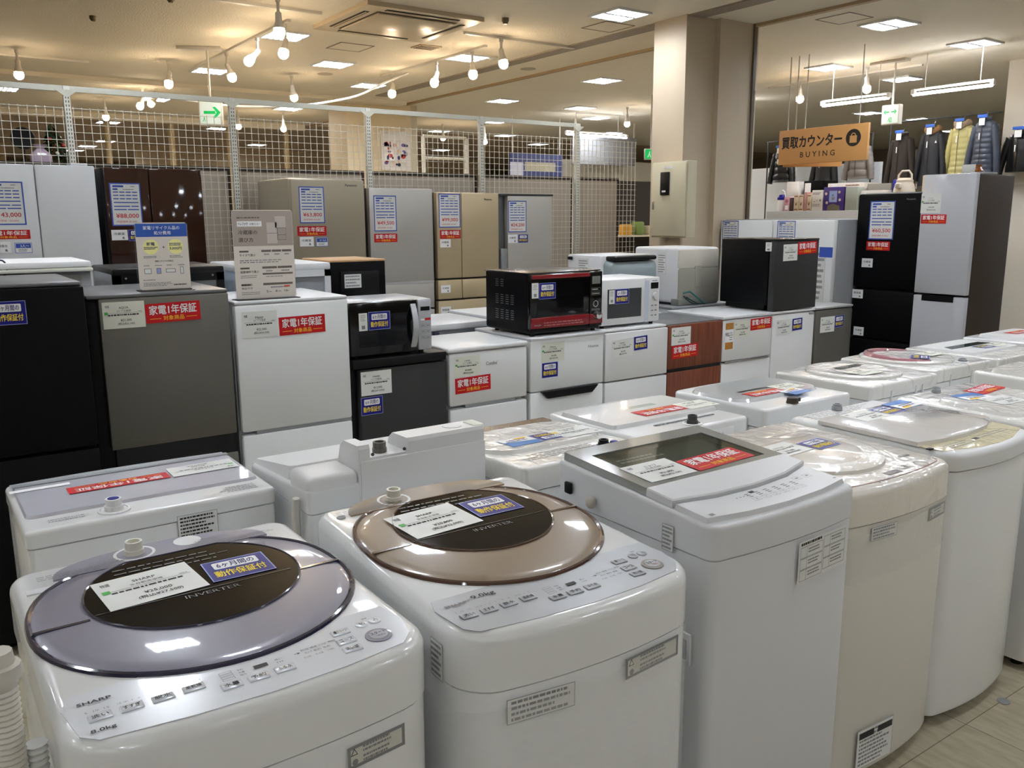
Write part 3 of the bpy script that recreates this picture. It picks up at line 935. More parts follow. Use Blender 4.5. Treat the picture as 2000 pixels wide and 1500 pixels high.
# ---- the front row of small fridges
YF = 3.73
G = 'small fridges in the front row'
t, d = fridge('black refrigerator with grey glass top cut by the left edge', .08, .56, 3.60, .62, 1.405, BLACK, [(0, 1, .78, 1.40, BLACKM), (0, 1, .05, .77, BLACKM)], group=G, top=None)
MB().rbox(-.235, .235, .02, .6, 1.402, 1.418, GREYTOP, .006).build('top_panel', t)
P3(t, 'blue', .25, 1.272, .362, 1.358)
t, d = fridge('grey steel two door refrigerator with black sides under the blue sign', .585, 1.142, YF, .56, 1.345, BLACK, [(.075, 1, .715, 1.336, STEEL), (.075, 1, .05, .63, STEEL)], group=G)
MB().rbox(-.278, .278, .002, .56, 1.336, 1.352, GREYTOP, .006).build('top_panel', t)
MB().box(-.22, .275, .008, .05, .63, .716, BLACKG).build('grip_recess', d[0])
GREY_FRIDGE = t
P3(t, 'price', .639, 1.215, .798, 1.322, 'AQUA', FR2, '¥21,000', '(税込¥23,100)', 1)
P3(t, 'red', .801, 1.226, 1.020, 1.306, tilt=1.2)
t, d = fridge('white two door refrigerator under the beige poster stand', 1.165, 1.695, YF, .56, 1.283, FWHITE2, [(0, 1, .708, 1.276, FWHITE, .01), (0, 1, .05, .694, FWHITE, .01)], group=G)
MB().rbox(-.265, .265, .004, .56, 1.277, 1.293, FWHITE2, .007).build('top_panel', t)
MB().box(-.2, .262, .006, .05, .69, .71, GREYW).build('grip_recess', d[0])
WHITE_FRIDGE = t
P3(t, 'price', 1.191, 1.132, 1.350, 1.247, 'Haier', FR2, '¥22,000', '(税込¥24,200)')
P3(t, 'red', 1.358, 1.13, 1.577, 1.212, tilt=.8)
t, d = fridge('charcoal one door refrigerator under the silver microwave', 1.705, 2.222, YF, .5, .962, BLACK, [(.07, 1, .05, .93, CHAR)], group=G)
MB().rbox(-.258, .258, -.006, .5, .936, .982, BLACK, .008).build('top_panel', t)
for lx in (.02, .085):
    MB().lathe([(.008, 0), (.006, .004)], (lx, .004, .95), GREYTOP, 10, Matrix.Rotation(R(90), 4, 'X')).build('hinge_cap', t)
P3(t, 'price', 1.745, .804, 1.908, .921, 'maxzen', FR1, '¥13,000', '(税込¥14,300)')
P3(t, 'blue', 1.741, .708, 1.856, .796)
t, d = fridge('white two door fridge with warranty sticker below the price, rounded white top', 2.240, 2.735, YF, .5, .962, FWHITE2, [(0, 1, .683, .96, WHITE2, .012), (0, 1, .05, .668, WHITE2, .012)], group=G)
MB().rbox(-.257, .249, -.004, .5, .964, .990, WHITE2, .01, 3).build('top_panel', t)
MB().box(-.15, .17, .006, .05, .660, .69, GREYW).build('grip_recess', d[0])
P3(t, 'price', 2.268, .837, 2.427, .943, "COMFEE'", FR2, '¥12,000', '(税込¥13,200)', 1)
P3(t, 'red', 2.273, .748, 2.493, .830, tilt=1.2)
P3(t, 'emblem', 2.464, .882, 2.538, .902, "Comfee'", 'g')
t, d = fridge('white two door fridge with black slanted grip under the red microwave', 2.757, 3.284, YF, .56, .99, FWHITE2, [(0, 1, .697, .985, FWHITE), (0, 1, .05, .692, FWHITE)], group=G)
MB().rbox(-.266, .266, -.008, .56, .984, 1.000, FWHITE2, .006).build('top_panel', t)
g = MB()
g.prism([(-.20, .695), (-.155, .655), (.165, .655), (.21, .695)], -.001, .02, BLACK)
g.build('grip_recess', d[1], Matrix(((1, 0, 0, 0), (0, 0, -1, 0), (0, 1, 0, 0), (0, 0, 0, 1))))
P3(t, 'price', 2.828, .858, 2.991, .966, 'Hisense', FR2, '¥9,000', '(税込¥9,900)', 1)
P3(t, 'blue', 2.833, .770, 2.946, .855)
P3(t, 'emblem', 3.166, .912, 3.242, .928, 'Hisense', 'g')
t, d = fridge('white two door fridge under the white microwave', 3.298, 3.806, YF, .5, .985, FWHITE2, [(0, 1, .694, .98, WHITE2), (0, 1, .05, .686, WHITE2)], group=G, top=WHITE2)
P3(t, 'price', 3.345, .83, 3.514, .938, 'maxzen', FR2, '¥9,000', '(税込¥9,900)', tilt=2)
P3(t, 'blue', 3.522, .860, 3.634, .944, tilt=2)
t, d = fridge('reddish wood grain two door fridge with grey top', 3.812, 4.298, YF, .5, .985, BLACK, [(0, 1, .715, .985, REDWOOD, .003), (0, 1, .05, .692, REDWOOD, .003)], group=G)
MB().rbox(-.243, .243, .03, .5, .982, .992, GREYTOP, .004).build('top_panel', t)
MB().box(-.24, .24, .006, .05, .69, .716, BLACKG).build('grip_recess', d[0])
P3(t, 'price', 3.835, .862, 4.004, .972, 'ALLEGIA', FR2, '¥15,000', '(税込¥16,500)', 1)
P3(t, 'red', 3.843, .776, 4.074, .858, tilt=1.2)
t, d = fridge('white two door 90L fridge with photo stickers left of the black cube', 4.303, 4.796, YF, .5, .985, WHITE2, [(0, 1, .712, .985, WHITE2, .012), (0, 1, .05, .700, WHITE2, .012)], group=G)
MB().rbox(-.250, .250, -.006, .5, .988, 1.008, FWHITE2, .006).build('top_panel', t)
MB().rbox(-.22, .22, -.006, .03, .698, .712, CHROME, .004).build('grip_strip', d[0])
P3(t, 'promo', 4.323, .788, 4.412, .967)
P3(t, 'price', 4.408, .862, 4.569, .968, 'maxzen', FR2, '¥13,000', '(税込¥14,300)')
P3(t, 'red', 4.572, .898, 4.787, .975, tilt=1)
t, d = fridge('white one door fridge carrying the black cube fridge', 4.800, 5.268, YF, .5, .99, WHITE2, [(0, 1, .05, .985, WHITE2, .02)], group=G)
MB().rbox(-.234, .234, .0, .5, .988, 1.004, WHITE2, .006).build('top_panel', t)
P3(t, 'price', 4.839, .84, 5.005, .945, 'ベルソス', FR1, '¥9,000', '(税込¥9,900)', tilt=1)
P3(t, 'blue', 5.014, .86, 5.125, .945, tilt=2)
MB().rbox(.16, .215, -.003, .001, .965, .98, GREYW, .001).build('emblem', d[0])
t, d = fridge('silver one door fridge right of the black cube', 5.280, 5.722, YF, .5, .99, STEEL, [(0, 1, .05, .985, STEEL, .02)], group=G)
MB().rbox(-.22, .22, .0, .5, .988, 1.004, SILV, .006).build('top_panel', t)
P3(t, 'price', 5.332, .82, 5.500, .932, 'ハイアール', FR1, '¥8,000', '(税込¥8,800)')
P3(t, 'blue', 5.502, .845, 5.612, .930, tilt=2)
t, d = fridge('small black cube fridge with charcoal door standing on a white fridge', 4.795, 5.262, YF, .47, .475, BLACKM, [(0, 1, .0, .468, CHAR, .006)], 'small fridge', z0=1.012, name='cube_refrigerator', plinth=False, br=.006)
MB().box(-.2, .2, .1, .44, 0, .036, BLACK).build('base', t)
MB().rbox(-.233, .233, -.004, .47, .466, .482, BLACKG, .006).build('top_panel', t)
P3(t, 'price', 4.874, 1.345, 5.025, 1.456, 'マクスゼン', FR1, '¥9,000', '(税込¥9,900)', tilt=1)
P3(t, 'red', 5.030, 1.385, 5.235, 1.468, tilt=2)
stick(t, 'slip', on_plane((-.2345, .085, .40), (0, -1, 0), (0, 0, 1)), .05, .06)

# ---- the second row: fridges seen from behind
G2 = 'fridges showing their backs behind the front row'
def backfridge(label, x0, x1, yb, d, h, body, z0=0, name='refrigerator'):
    w = x1-x0
    t = thing(name, label, 'refrigerator', ((x0+x1)/2, yb+d, z0), 180, G2)
    t['w'] = w
    MB().rbox(-w/2, w/2, .055, d-.02, .03, h, body, .006).build('cabinet', t)
    MB().rbox(-w/2, w/2, 0, .05, .05, h-.005, body, .008).build('door', t)
    MB().box(-w/2+.02, w/2-.02, .08, d-.05, 0, .031, BLACK).build('plinth', t)
    return t
def loop(t, p, r, m=NAVYC):
    x, y, z = p
    b = MB().tube([(x+r*math.cos(a)*.8, y+.004*a, z+r*1.2+r*math.sin(a)*1.3) for a in [2*math.pi*i/16-1.6 for i in range(17)]], .0035, m, 6)
    b.tube([(x, y, z), (x+.01, y+.01, z-.08), (x+.02, y+.012, z-.2)], .008, m, 6)
    b.build('power_cord', t)
t = backfridge('cream topped refrigerator seen from behind at the left edge', .13, .715, 4.34, .5, 1.42, GREYW)
MB().rbox(-.30, .30, -.01, .505, 1.415, 1.432, CARDW, .005).rbox(-.295, .295, 0, .495, 1.434, 1.462, PW, .008).build('top_panel', t)
MB().box(-.25, .25, .479, .484, .1, 1.40, mat('zinc_back', (150, 150, 146), .4, metal=.4)).build('back_panel', t)
loop(t, (.06, .47, 1.41), .026)
t = backfridge('grey backed refrigerator with black rim and coiled cord', .80, 1.315, 4.34, .5, 1.40, GREYW)
f = MB()
f.rbox(-.258, .258, -.006, .505, 1.385, 1.42, BLACK, .01)
f.build('top_panel', t)
f = MB().box(-.256, -.22, .478, .502, .1, 1.39, BLACK).box(.22, .256, .478, .502, .1, 1.39, BLACK).box(-.256, .256, .478, .502, 1.35, 1.39, BLACK)
f.build('back_frame', t)
MB().box(-.22, .22, .479, .486, .1, 1.352, GREYW).build('back_panel', t)
for sx in (-.2, .2):
    MB().lathe([(.007, 0), (.005, .004)], (sx, .502, 1.375), CHROME, 8, Matrix.Rotation(R(-90), 4, 'X')).build('screw', t)
loop(t, (.10, .51, 1.38), .03)
t = backfridge('white refrigerator with blue grey sides behind the beige poster stand', 1.40, 1.878, 4.34, .52, 1.39, mat('blue_grey_side', (150, 162, 176), .45))
MB().rbox(-.242, .242, -.01, .525, 1.375, 1.416, FWHITE2, .012).build('top_panel', t)
MB().box(-.239, -.205, .498, .522, .1, 1.38, FWHITE2).box(.205, .239, .498, .522, .1, 1.38, FWHITE2).box(-.239, .239, .498, .522, 1.345, 1.38, FWHITE2).build('back_frame', t)
MB().box(-.205, .205, .499, .506, .1, 1.345, GREYW).build('back_panel', t)
t = backfridge('dark refrigerator mostly hidden behind the silver microwave', 1.895, 2.35, 4.36, .5, 1.16, BLACKM)
t = backfridge('low white topped refrigerator behind the silver microwave', 2.42, 2.915, 4.34, .5, 1.0, GREYW)
MB().rbox(-.252, .252, -.006, .505, .995, 1.032, FWHITE2, .006).build('top_panel', t)
MB().rbox(.14, .175, .5, .53, .97, .99, NAVYC, .006).build('power_cord', t)
t = backfridge('low white refrigerator behind the red microwave', 2.95, 3.47, 4.40, .5, 1.02, WHITE2)
MB().rbox(-.262, .262, -.006, .505, 1.018, 1.045, WHITE2, .01).build('top_panel', t)
t = backfridge('white refrigerator under the microwave with a grey humped back', 3.72, 4.34, 4.30, .5, .985, FWHITE2)
t = backfridge('pale refrigerator under the beige backed oven', 4.42, 5.05, 4.30, .5, 1.0, FWHITE2)
MB().rbox(-.32, .32, -.006, .50, .998, 1.014, GREYW, .005).build('top_panel', t)
# black oven with a wooden top, back to the camera
t = thing('oven', 'black toaster oven with tan top seen from behind, left of silver microwave', 'oven', (2.05, 4.36, 1.162))
MB().rbox(-.165, .165, .0, .38, .012, .25, BLACKM, .006).build('housing', t)
MB().rbox(-.167, .167, -.002, .385, .25, .262, mat('tan_top', (190, 150, 104), .5), .004).build('top_panel', t)
MB().rbox(-.11, .12, -.012, .003, .06, .20, BLACK, .004).build('back_cover', t)
stick(t, 'fine', on_plane((-.09, -.0135, .11), (1, 0, 0), (0, 0, 1)), .10, .075, 4)
for sx in (-.13, .13):
    for sy in (.05, .33):
        MB().lathe([(.014, 0), (.014, .013)], (sx, sy, 0), BLACK, 10).build('foot', t)
# microwaves with their backs to the camera
t = thing('microwave_oven', 'white microwave seen from behind with large grey humped back', 'microwave', (4.06, 4.32, .985))
MB().rbox(-.235, .235, .07, .42, .02, .405, FWHITE2, .012).build('housing', t)
hump = MB()
rings = []
for y, i in ((.072, 0), (.0, .012), (-.03, .05)):
    rings.append([(x, y, z) for x, z in rr2(-.21+i, .03+i, .225-i, .375-i, .04)][::-1])
hump.loft(rings, mat('hump_grey', (140, 152, 154), .4))
hm = hump.build('back_cover', t)
MB().box(-.13, .12, -.034, -.028, .10, .25, mat('hump_grey', (0, 0, 0))).build('back_rib', hm)
MB().rbox(-.19, .19, -.03, .075, .372, .402, BLACK, .012).build('exhaust_cover', t)
stick(t, 'fine', on_plane((-.2355, .30, .24), (0, -1, 0), (0, 0, 1)), .11, .14, 8)
MB().rbox(-.262, -.235, .36, .39, .37, .392, BLACK, .005).build('hinge', t)
for sx in (-.19, .19):
    for sy in (.1, .38):
        MB().box(sx-.02, sx+.02, sy-.02, sy+.02, 0, .021, GREYW).build('foot', t)
t = thing('microwave_oven', 'beige backed steam oven with green cord, left of the black cube fridge', 'microwave', (4.74, 4.36, 1.015))
MB().rbox(-.213, .213, .0, .45, .015, .41, FWHITE2, .02, 3).build('housing', t)
MB().rbox(-.205, .205, -.012, .02, .03, .265, mat('back_greige', (150, 146, 134), .45), .012).build('lower_back', t)
MB().rbox(-.208, .208, -.008, .02, .262, .40, mat('back_beige', (206, 200, 186), .45), .012).build('upper_back', t)
MB().rbox(-.05, .02, -.018, .0, .12, .28, mat('back_greige', (0, 0, 0)), .008).build('duct', t)
MB().rbox(-.218, .2, -.02, .06, .0, .05, mat('base_grey', (128, 128, 122), .4), .01).build('base', t)
gc = MB().tube([(-.17, -.02, .09), (-.12, -.035, .10), (-.06, -.045, .06), (.0, -.05, .016), (.02, -.055, .009)], .006, mat('green_cord', (20, 110, 104), .4), 6)
gc.tube([(-.17, -.02, .07), (-.14, -.05, .03), (-.10, -.055, .014), (-.05, -.055, .009), (-.09, -.04, .03), (-.14, -.02, .06)], .005, mat('dark_cord', (24, 52, 52), .4), 6)
gc.build('power_cord', t)
stick(t, 'fine', on_plane((-.2135, .20, .22), (0, -1, 0), (0, 0, 1)), .08, .15, 8)

# ---- microwaves facing the camera
def feet(t, w, d, r=.013, h=.015):
    for sx in (-w, w):
        for sy in (.04, d):
            MB().lathe([(r, 0), (r, h)], (sx, sy, 0), BLACK, 10).build('foot', t)
t = thing('microwave_oven', 'silver microwave with black door and curved handle on the charcoal fridge', 'microwave', (1.925, 3.74, .982))
MB().rbox(-.222, .222, .03, .36, .014, .272, mat('mw_silver', (190, 192, 196), .3, metal=.3), .01).build('housing', t)
door = MB().rbox(-.220, .142, .0, .03, .014, .270, BLACKG, .006).build('door', t)
MB().box(-.175, .082, -.0015, .001, .055, .21, DKW).build('window', door)
hp = MB()
hp.loft([[(x+.117+.0, y-.03*math.sin(math.pi*k/10)-.004, .035+.215*k/10) for x, y in ((-.014, 0), (.014, 0), (.014, .008), (-.014, .008))] for k in range(11)], mat('mw_silver', (0, 0, 0)))
hp.build('handle', door)
pn = MB().rbox(.146, .222, .0, .03, .016, .270, mat('mw_silver', (0, 0, 0)), .006).build('control_panel', t)
MB().box(.161, .212, -.0012, .001, .212, .232, BLACK).build('display', pn)
d = MB().rect(.16, .163, .182, .172, PW, 0).rect(.184, .163, .217, .175, INKR, 0)
for k in range(3):
    for q in range(2):
        d.frame(.160+.028*q, .130-.03*k, .185+.028*q, .146-.03*k, .0012, INKG, 0)
        d.rect(.166+.028*q, .136-.03*k, .179+.028*q, .140-.03*k, INKG, 1)
d.build('lettering', pn, on_plane((0, -.0004, 0), (1, 0, 0), (0, 0, 1)))
front(t, 'slip', 1.750-1.925, .136, 1.794-1.925, .221, y=-.003)
front(t, 'blue', 1.800-1.925, .137, 1.915-1.925, .224, y=-.003)
feet(t, .18, .32)
t = thing('microwave_oven', 'black and dark red microwave with side vents on the front row', 'microwave', (3.03, 3.75, 1.000))
MB().rbox(-.258, .255, .03, .44, .022, .345, BLACKM, .008).build('housing', t)
vt = MB()
VENT = mat('vent_light', (120, 120, 120), .4, metal=.4)
for c, (n0, n1) in enumerate(((0, 3), (0, 3), (1, 3), (1, 3))):
    for g in range(n0, n1):
        for k in range(5 if g else 4):
            y = .33-.05*c
            z = .30-.085*g-.012*k
            vt.box(-.2592, -.2575, y-.022, y+.006, z, z+.004, VENT)
vt.build('side_vents', t)
MB().rbox(-.262, .262, .025, .445, .343, .350, mat('mw_top', (96, 90, 84), .25, metal=.5), .003).build('top_panel', t)
door = MB().rbox(-.258, .158, .0, .03, .04, .342, BLACKG, .006).build('door', t)
MB().rbox(-.255, .156, -.004, .004, .045, .105, REDM, .004).build('lower_trim', door)
MB().rbox(-.250, .158, -.006, .006, .315, .338, REDM, .004).build('handle', door)
MB().box(-.215, .115, -.0015, .001, .112, .300, DKW).build('window', door)
pn = MB().rbox(.162, .255, .0, .03, .03, .342, BLACKG, .006).build('control_panel', t)
MB().rbox(.160, .256, -.003, .002, .045, .100, REDM, .003).build('lower_trim', pn)
MB().box(.177, .237, -.0016, .001, .272, .315, mat('lcd_grey', (120, 124, 118), .3)).build('display', pn)
d = MB()
for k in range(2):
    d.frame(.172, .232-.024*k, .24, .25-.024*k, .0015, INKG, 0)
    d.lines(.178, .235-.024*k, .235, .247-.024*k, 1, SILV, 1, .5, k)
d.ring(.205, .158, .019, .004, SILV, 0)
d.lines(.175, .118, .24, .132, 2, INKG, 0, .4, 8)
d.build('lettering', pn, on_plane((0, -.0006, 0), (1, 0, 0), (0, 0, 1)))
MB().lathe([(.026, 0), (.024, .012), (.020, .03), (.0, .031)], (.208, -.002, .093), CHROME, 20, Matrix.Rotation(R(90), 4, 'X')).build('knob', pn)
d = MB().text('SHARP', -.235, .060, -.19, .067, SILV, 0).lines(-.17, .055, .12, .082, 2, mat('pink_print', (190, 110, 110), .5), 0, .3, 4)
d.build('lettering', door, on_plane((0, -.0046, 0), (1, 0, 0), (0, 0, 1)))
MB().rbox(-.25, .245, .012, .44, .014, .045, BLACK, .008).build('base', t)
front(t, 'slip', 2.778-3.03, .213, 2.823-3.03, .296, y=-.003)
front(t, 'blue', 2.827-3.03, .206, 2.941-3.03, .294, y=-.003)
feet(t, .22, .38)
t = thing('microwave_oven', 'white microwave with grey window right of the dark red one', 'microwave', (3.562, 3.80, .997))
MB().rbox(-.242, .238, .035, .36, .016, .288, WHITE2, .012).build('housing', t)
door = MB().rbox(-.242, .112, .0, .036, .016, .288, WHITE2, .012).build('door', t)
MB().box(-.193, .078, -.0012, .001, .058, .23, mat('mw_window', (58, 60, 62), .25)).build('window', door)
hb = MB()
hb.loft([[(.112-.012*math.sin(math.pi*k/10), -.001, .03+.24*k/10), (.128, -.014, .03+.24*k/10), (.128, .02, .03+.24*k/10), (.10, .02, .03+.24*k/10)] for k in range(11)], mat('mw_grip', (196, 204, 216), .3))
hb.build('handle', door)
pn = MB().rbox(.116, .238, .004, .036, .016, .288, WHITE2, .01).build('control_panel', t)
MB().box(.160, .222, .0025, .005, .218, .255, BLACK).build('display', pn)
MB().lathe([(.024, 0), (.022, .014), (.0, .015)], (.198, .004, .172), FWHITE2, 20, Matrix.Rotation(R(90), 4, 'X')).build('knob', pn)
d = MB()
for k in range(3):
    for q in range(2):
        d.rect(.165+.03*q, .112-.03*k, .183+.03*q, .119-.03*k, INKG, 0)
d.ring(.198, .172, .03, .002, SILV, 0).lines(.17, .262, .22, .27, 1, INKG, 0, .6, 5)
d.build('lettering', pn, on_plane((0, .0036, 0), (1, 0, 0), (0, 0, 1)))
front(t, 'slip', 3.379-3.562, .145, 3.422-3.562, .226, y=-.003)
front(t, 'blue', 3.425-3.562, .142, 3.536-3.562, .230, y=-.003)
feet(t, .2, .32, h=.017)

# ---- the two poster stands
def stand(label, x0, x1, y, z, h, draw):
    w = x1-x0
    t = thing('sign_stand', label, 'sign stand', ((x0+x1)/2, y, z))
    MB().rbox(-w/2-.006, w/2+.006, -.04, .05, .0, .004, ACRYL, .002).build('base', t)
    MB().prism(rr2(-w/2-.004, 0, w/2+.004, h+.006, .012), -.002, .0, ACRYL).build('clear_pocket', t, on_plane((0, .003, .004), (1, 0, 0), (0, 0, 1)))
    b = MB().prism(rr2(-w/2, 0, w/2, h, .012), 0, .0006, PAPER)
    p = b.build('poster_sheet', t, on_plane((0, -.0005, .006), (1, 0, 0), (0, 0, 1)))
    d = MB()
    draw(d, w, h)
    d.build('lettering', p, Matrix.Translation((-w/2, 0, .0004)))
def draw_blue(d, w, h):
    d.rect(.005*w, .79*h, .995*w, .985*h, mat('poster_blue', (44, 88, 176), .5), 0)
    d.text('家電リサイクル品の', .15*w, .895*h, .85*w, .95*h, PW, 1, .012)
    d.text('処分費用', .35*w, .82*h, .67*w, .875*h, PW, 1, .012)
    d.disc(.27*w, .64*h, .15*w, PALEY, 0)
    d.disc(.75*w, .64*h, .15*w, PALEY, 0)
    d.text('家電', .19*w, .66*h, .35*w, .71*h, INKB, 1, .012)
    d.lines(.14*w, .60*h, .42*w, .645*h, 2, INKB, 1, .5, 3)
    d.text('+', .49*w, .62*h, .54*w, .65*h, INKB, 1, .012)
    d.text('3,000円', .63*w, .59*h, .87*w, .635*h, INKB, 1, .012)
    d.lines(.63*w, .65*h, .87*w, .70*h, 2, INKB, 1, .5, 8)
    d.lines(.12*w, .47*h, .42*w, .51*h, 2, INKG, 0, .5, 5)
    d.lines(.62*w, .47*h, .9*w, .51*h, 2, INKG, 0, .5, 6)
    d.text('家電リサイクル対象品', .33*w, .415*h, .68*w, .44*h, INK, 0, .005)
    for i, (bw, bh) in enumerate(((.14, .08), (.09, .09), (.19, .06), (.07, .11))):
        cx = (.18, .39, .62, .84)[i]*w
        d.frame(cx-bw*w/2, .28*h-bh*h/2, cx+bw*w/2, .28*h+bh*h/2, .012*w, INKG, 0)
        d.rect(cx-bw*w/2+.012*w, .28*h-bh*h/2+.012*w, cx+bw*w/2-.012*w, .28*h+bh*h/2-.012*w, LBLUE if i == 1 else CARD, 0)
        d.lines(cx-.07*w, .35*h, cx+.07*w, .375*h, 1, INKG, 0, .5, i)
    d.lines(.08*w, .135*h, .4*w, .16*h, 1, INKG, 0, .5, 2)
    d.lines(.08*w, .05*h, .66*w, .115*h, 3, INKG, 0, .45, 7)
    d.lines(.66*w, .05*h, .95*w, .075*h, 1, INK, 0, .7, 9)
def draw_beige(d, w, h):
    d.rect(.005*w, .595*h, .995*w, .99*h, TAUPE, 0)
    d.lines(.08*w, .90*h, .6*w, .925*h, 1, DTAUPE, 1, .6, 2)
    d.rect(.08*w, .815*h, .48*w, .875*h, PW, 1)
    d.text('トレファク', .105*w, .828*h, .25*w, .862*h, INK, 2, .02)
    d.text('が教える！', .28*w, .832*h, .44*w, .856*h, INK, 2, .0)
    d.text('冷蔵庫の', .09*w, .725*h, .40*w, .775*h, INK, 1, .0)
    d.text('選び方', .09*w, .64*h, .33*w, .69*h, INK, 1, .0)
    LT = mat('poster_light', (200, 192, 186), .5)
    d.rect(.56*w, .62*h, .73*w, .86*h, LT, 1)
    d.rect(.70*w, .80*h, .88*w, .93*h, LT, 1)
    d.rect(.73*w, .66*h, .88*w, .80*h, DTAUPE, 1)
    d.rect(.56*w, .735*h, .73*w, .74*h, DTAUPE, 2)
    d.rect(.74*w, .72*h, .875*w, .795*h, TAUPE, 2)
    d.rect(.74*w, .665*h, .875*w, .715*h, TAUPE, 2)
    for y, n in ((.545, 3), (.355, 2), (.165, 1)):
        d.rect(.09*w, (y-.02)*h, .24*w, y*h, DTAUPE, 0)
        xs = .45
        for i in range(n):
            bw = (.51-.01*n)/n
            d.rect((xs+i*(bw+.012))*w, (y-.02)*h, (xs+i*(bw+.012)+bw)*w, (y+.005)*h, DTAUPE, 0)
            d.lines((xs+i*(bw+.012)+.25*bw)*w, (y-.06)*h, (xs+i*(bw+.012)+.85*bw)*w, (y-.035)*h, 1, INKG, 0, .6, i+n)
    d.rect(.45*w, .265*h, .96*w, .285*h, DTAUPE, 0)
    d.text('サイズで選ぶ', .09*w, .48*h, .35*w, .508*h, INK, 0, .005)
    d.text('設置場所で選ぶ', .09*w, .29*h, .39*w, .318*h, INK, 0, .005)
    d.text('家電全品', .09*w, .145*h, .27*w, .17*h, INK, 0, .005)
    d.text('保証付き', .09*w, .105*h, .27*w, .13*h, INK, 0, .005)
    d.lines(.09*w, .40*h, .9*w, .445*h, 2, INKG, 0, .4, 12)
    d.lines(.09*w, .23*h, .38*w, .27*h, 2, INKG, 0, .4, 13)
    d.lines(.09*w, .04*h, .4*w, .08*h, 2, INKG, 0, .4, 14)
    d.lines(.5*w, .235*h, .9*w, .25*h, 1, INKG, 0, .6, 15)
    d.rect(.80*w, .115*h, .90*w, .135*h, mat('ink_orange', (220, 96, 60), .5), 1)
    for i, s in enumerate(('5', '8', '10')):
        d.text(s, (.50+.15*i)*w, .06*h, (.53+.15*i+.02*(i == 2))*w, .085*h, INK, 0, .005)
        d.lines((.54+.15*i)*w, .06*h, (.60+.15*i)*w, .075*h, 1, INKG, 0, .6, i)
stand('white sign stand with blue heading on the grey steel fridge', .802, 1.008, 3.80, 1.352, .275, draw_blue)
stand('beige poster in a clear stand on the white fridge', 1.195, 1.468, 3.79, 1.293, .385, draw_beige)

# ================================================================== WASHING MACHINES
def outline(w, d, bow, rf, rb, ins=0.0, n=6, front_n=10):
    x0, x1, y0, y1 = -w/2+ins, w/2-ins, ins, d-ins
    rf, rb = max(rf-ins, .004), max(rb-ins, .004)
    pts = []
    def arc(cx, cy, r, a0):
        for i in range(n+1):
            a = R(a0+90*i/n)
            pts.append((cx+r*math.cos(a), cy+r*math.sin(a)))
    arc(x1-rb, y1-rb, rb, 0)
    arc(x0+rb, y1-rb, rb, 90)
    arc(x0+rf, y0+rf, rf, 180)
    for i in range(1, front_n):
        pts.append((x0+rf+(x1-x0-2*rf)*i/front_n, y0))
    arc(x1-rf, y0+rf, rf, 270)
    out = []
    for x, y in pts:
        k = max(0, 1-(2*x/w)**2)*max(0, 1-y/d)
        out.append((x, y-bow*k))
    return out

class Washer:
    def __init__(s, label, cx, yf, rz, w, d, zs, zf, zb, bow=.03, rf=.05, rb=.03, body=None, top=None, lip=.025, group=None, taper=.0, cat='washing machine', backdetail=False):
        s.t = thing('washing_machine', label, cat, (cx, yf, 0), rz, group)
        s.w, s.d, s.zf, s.zb, s.zs, s.bow = w, d, zf, zb, zs, bow
        body, top = body or WHITE, top or WHITE
        rings = []
        for z, i in ((.035, .012+taper), (.06, .004+taper), (zs-.012, .003), (zs-.003, .005)):
            rings.append([(x, y, z) for x, y in outline(w, d, bow, rf, rb, i)])
        MB().loft(rings, body).build('body', s.t)
        f = MB()
        for sx in (-1, 1):
            for y in (.07, d-.07):
                f2 = MB().lathe([(.022, 0), (.022, .02), (.015, .04)], (sx*(w/2-.07), y, 0), BLACK, 10)
                f2.build('foot', s.t)
        rings = []
        for k in range(3):
            i = (.004, .0, .0)[k]
            z = (zs-.001, zs+.003, zs+.02)[k]
            rings.append([(x, y, z) for x, y in outline(w, d, bow, rf, rb, i)])
        for k in range(6):
            a = R(18*k)
            i = lip*(1-math.cos(a))
            rings.append([(x, y, s.Z(y)-lip+lip*math.sin(a)) for x, y in outline(w, d, bow, rf, rb, i)])
        s.top = MB().loft(rings, top).build('top_cover', s.t)
        if backdetail:
            b = MB()
            for xx in (-.5, -.3, .42):
                b.box(w/2*xx-.004, w/2*xx+.004, d-.006, d+.004, .25, zs+.03, body)
            b.box(-w/2*.82, w/2*.85, d-.002, d+.006, .2, zs-.05, body)
            b.build('back_panel', s.t)
    def Z(s, y):
        return s.zf+(s.zb-s.zf)*max(0, min(1, y/s.d))
    def M(s, x, y, rot=0, dz=0.0008):
        a = math.atan2(s.zb-s.zf, s.d)
        X, V = Vector((1, 0, 0)), Vector((0, math.cos(a), math.sin(a)))
        r = R(rot)
        u = X*math.cos(r)+V*math.sin(r)
        v = -X*math.sin(r)+V*math.cos(r)
        return on_plane((x, y, s.Z(y)+dz), u, v)
    def card(s, kind, x, y, w, h, *a, rot=0, dz=.0012):
        """card centred at x, y on the top"""
        M = s.M(x, y, rot, dz) @ Matrix.Translation((-w/2, -h/2, 0))
        return stick(s.t, kind, M, w, h, *a)
    def fcard(s, kind, x0, z0, x1, z1, *a):
        """sticker wrapped flat against the bowed front"""
        x = (x0+x1)/2
        y = -s.bow*(1-(2*x/s.w)**2)-.0022-s.bow*((x1-x0)/s.w)**2
        u = Vector((1, 8*s.bow*x/s.w**2, 0)).normalized()
        if z1 < s.zs:
            y += .0035
        o = Vector((x, y, z0))-u*(x1-x0)/2
        return stick(s.t, kind, on_plane(o, u, (0, 0, 1)), x1-x0, z1-z0, *a)
    def put(s, mb, name, x=0, y=0, rot=0, dz=.0, parent=None):
        return mb.build(name, parent or s.t, s.M(x, y, rot, dz))

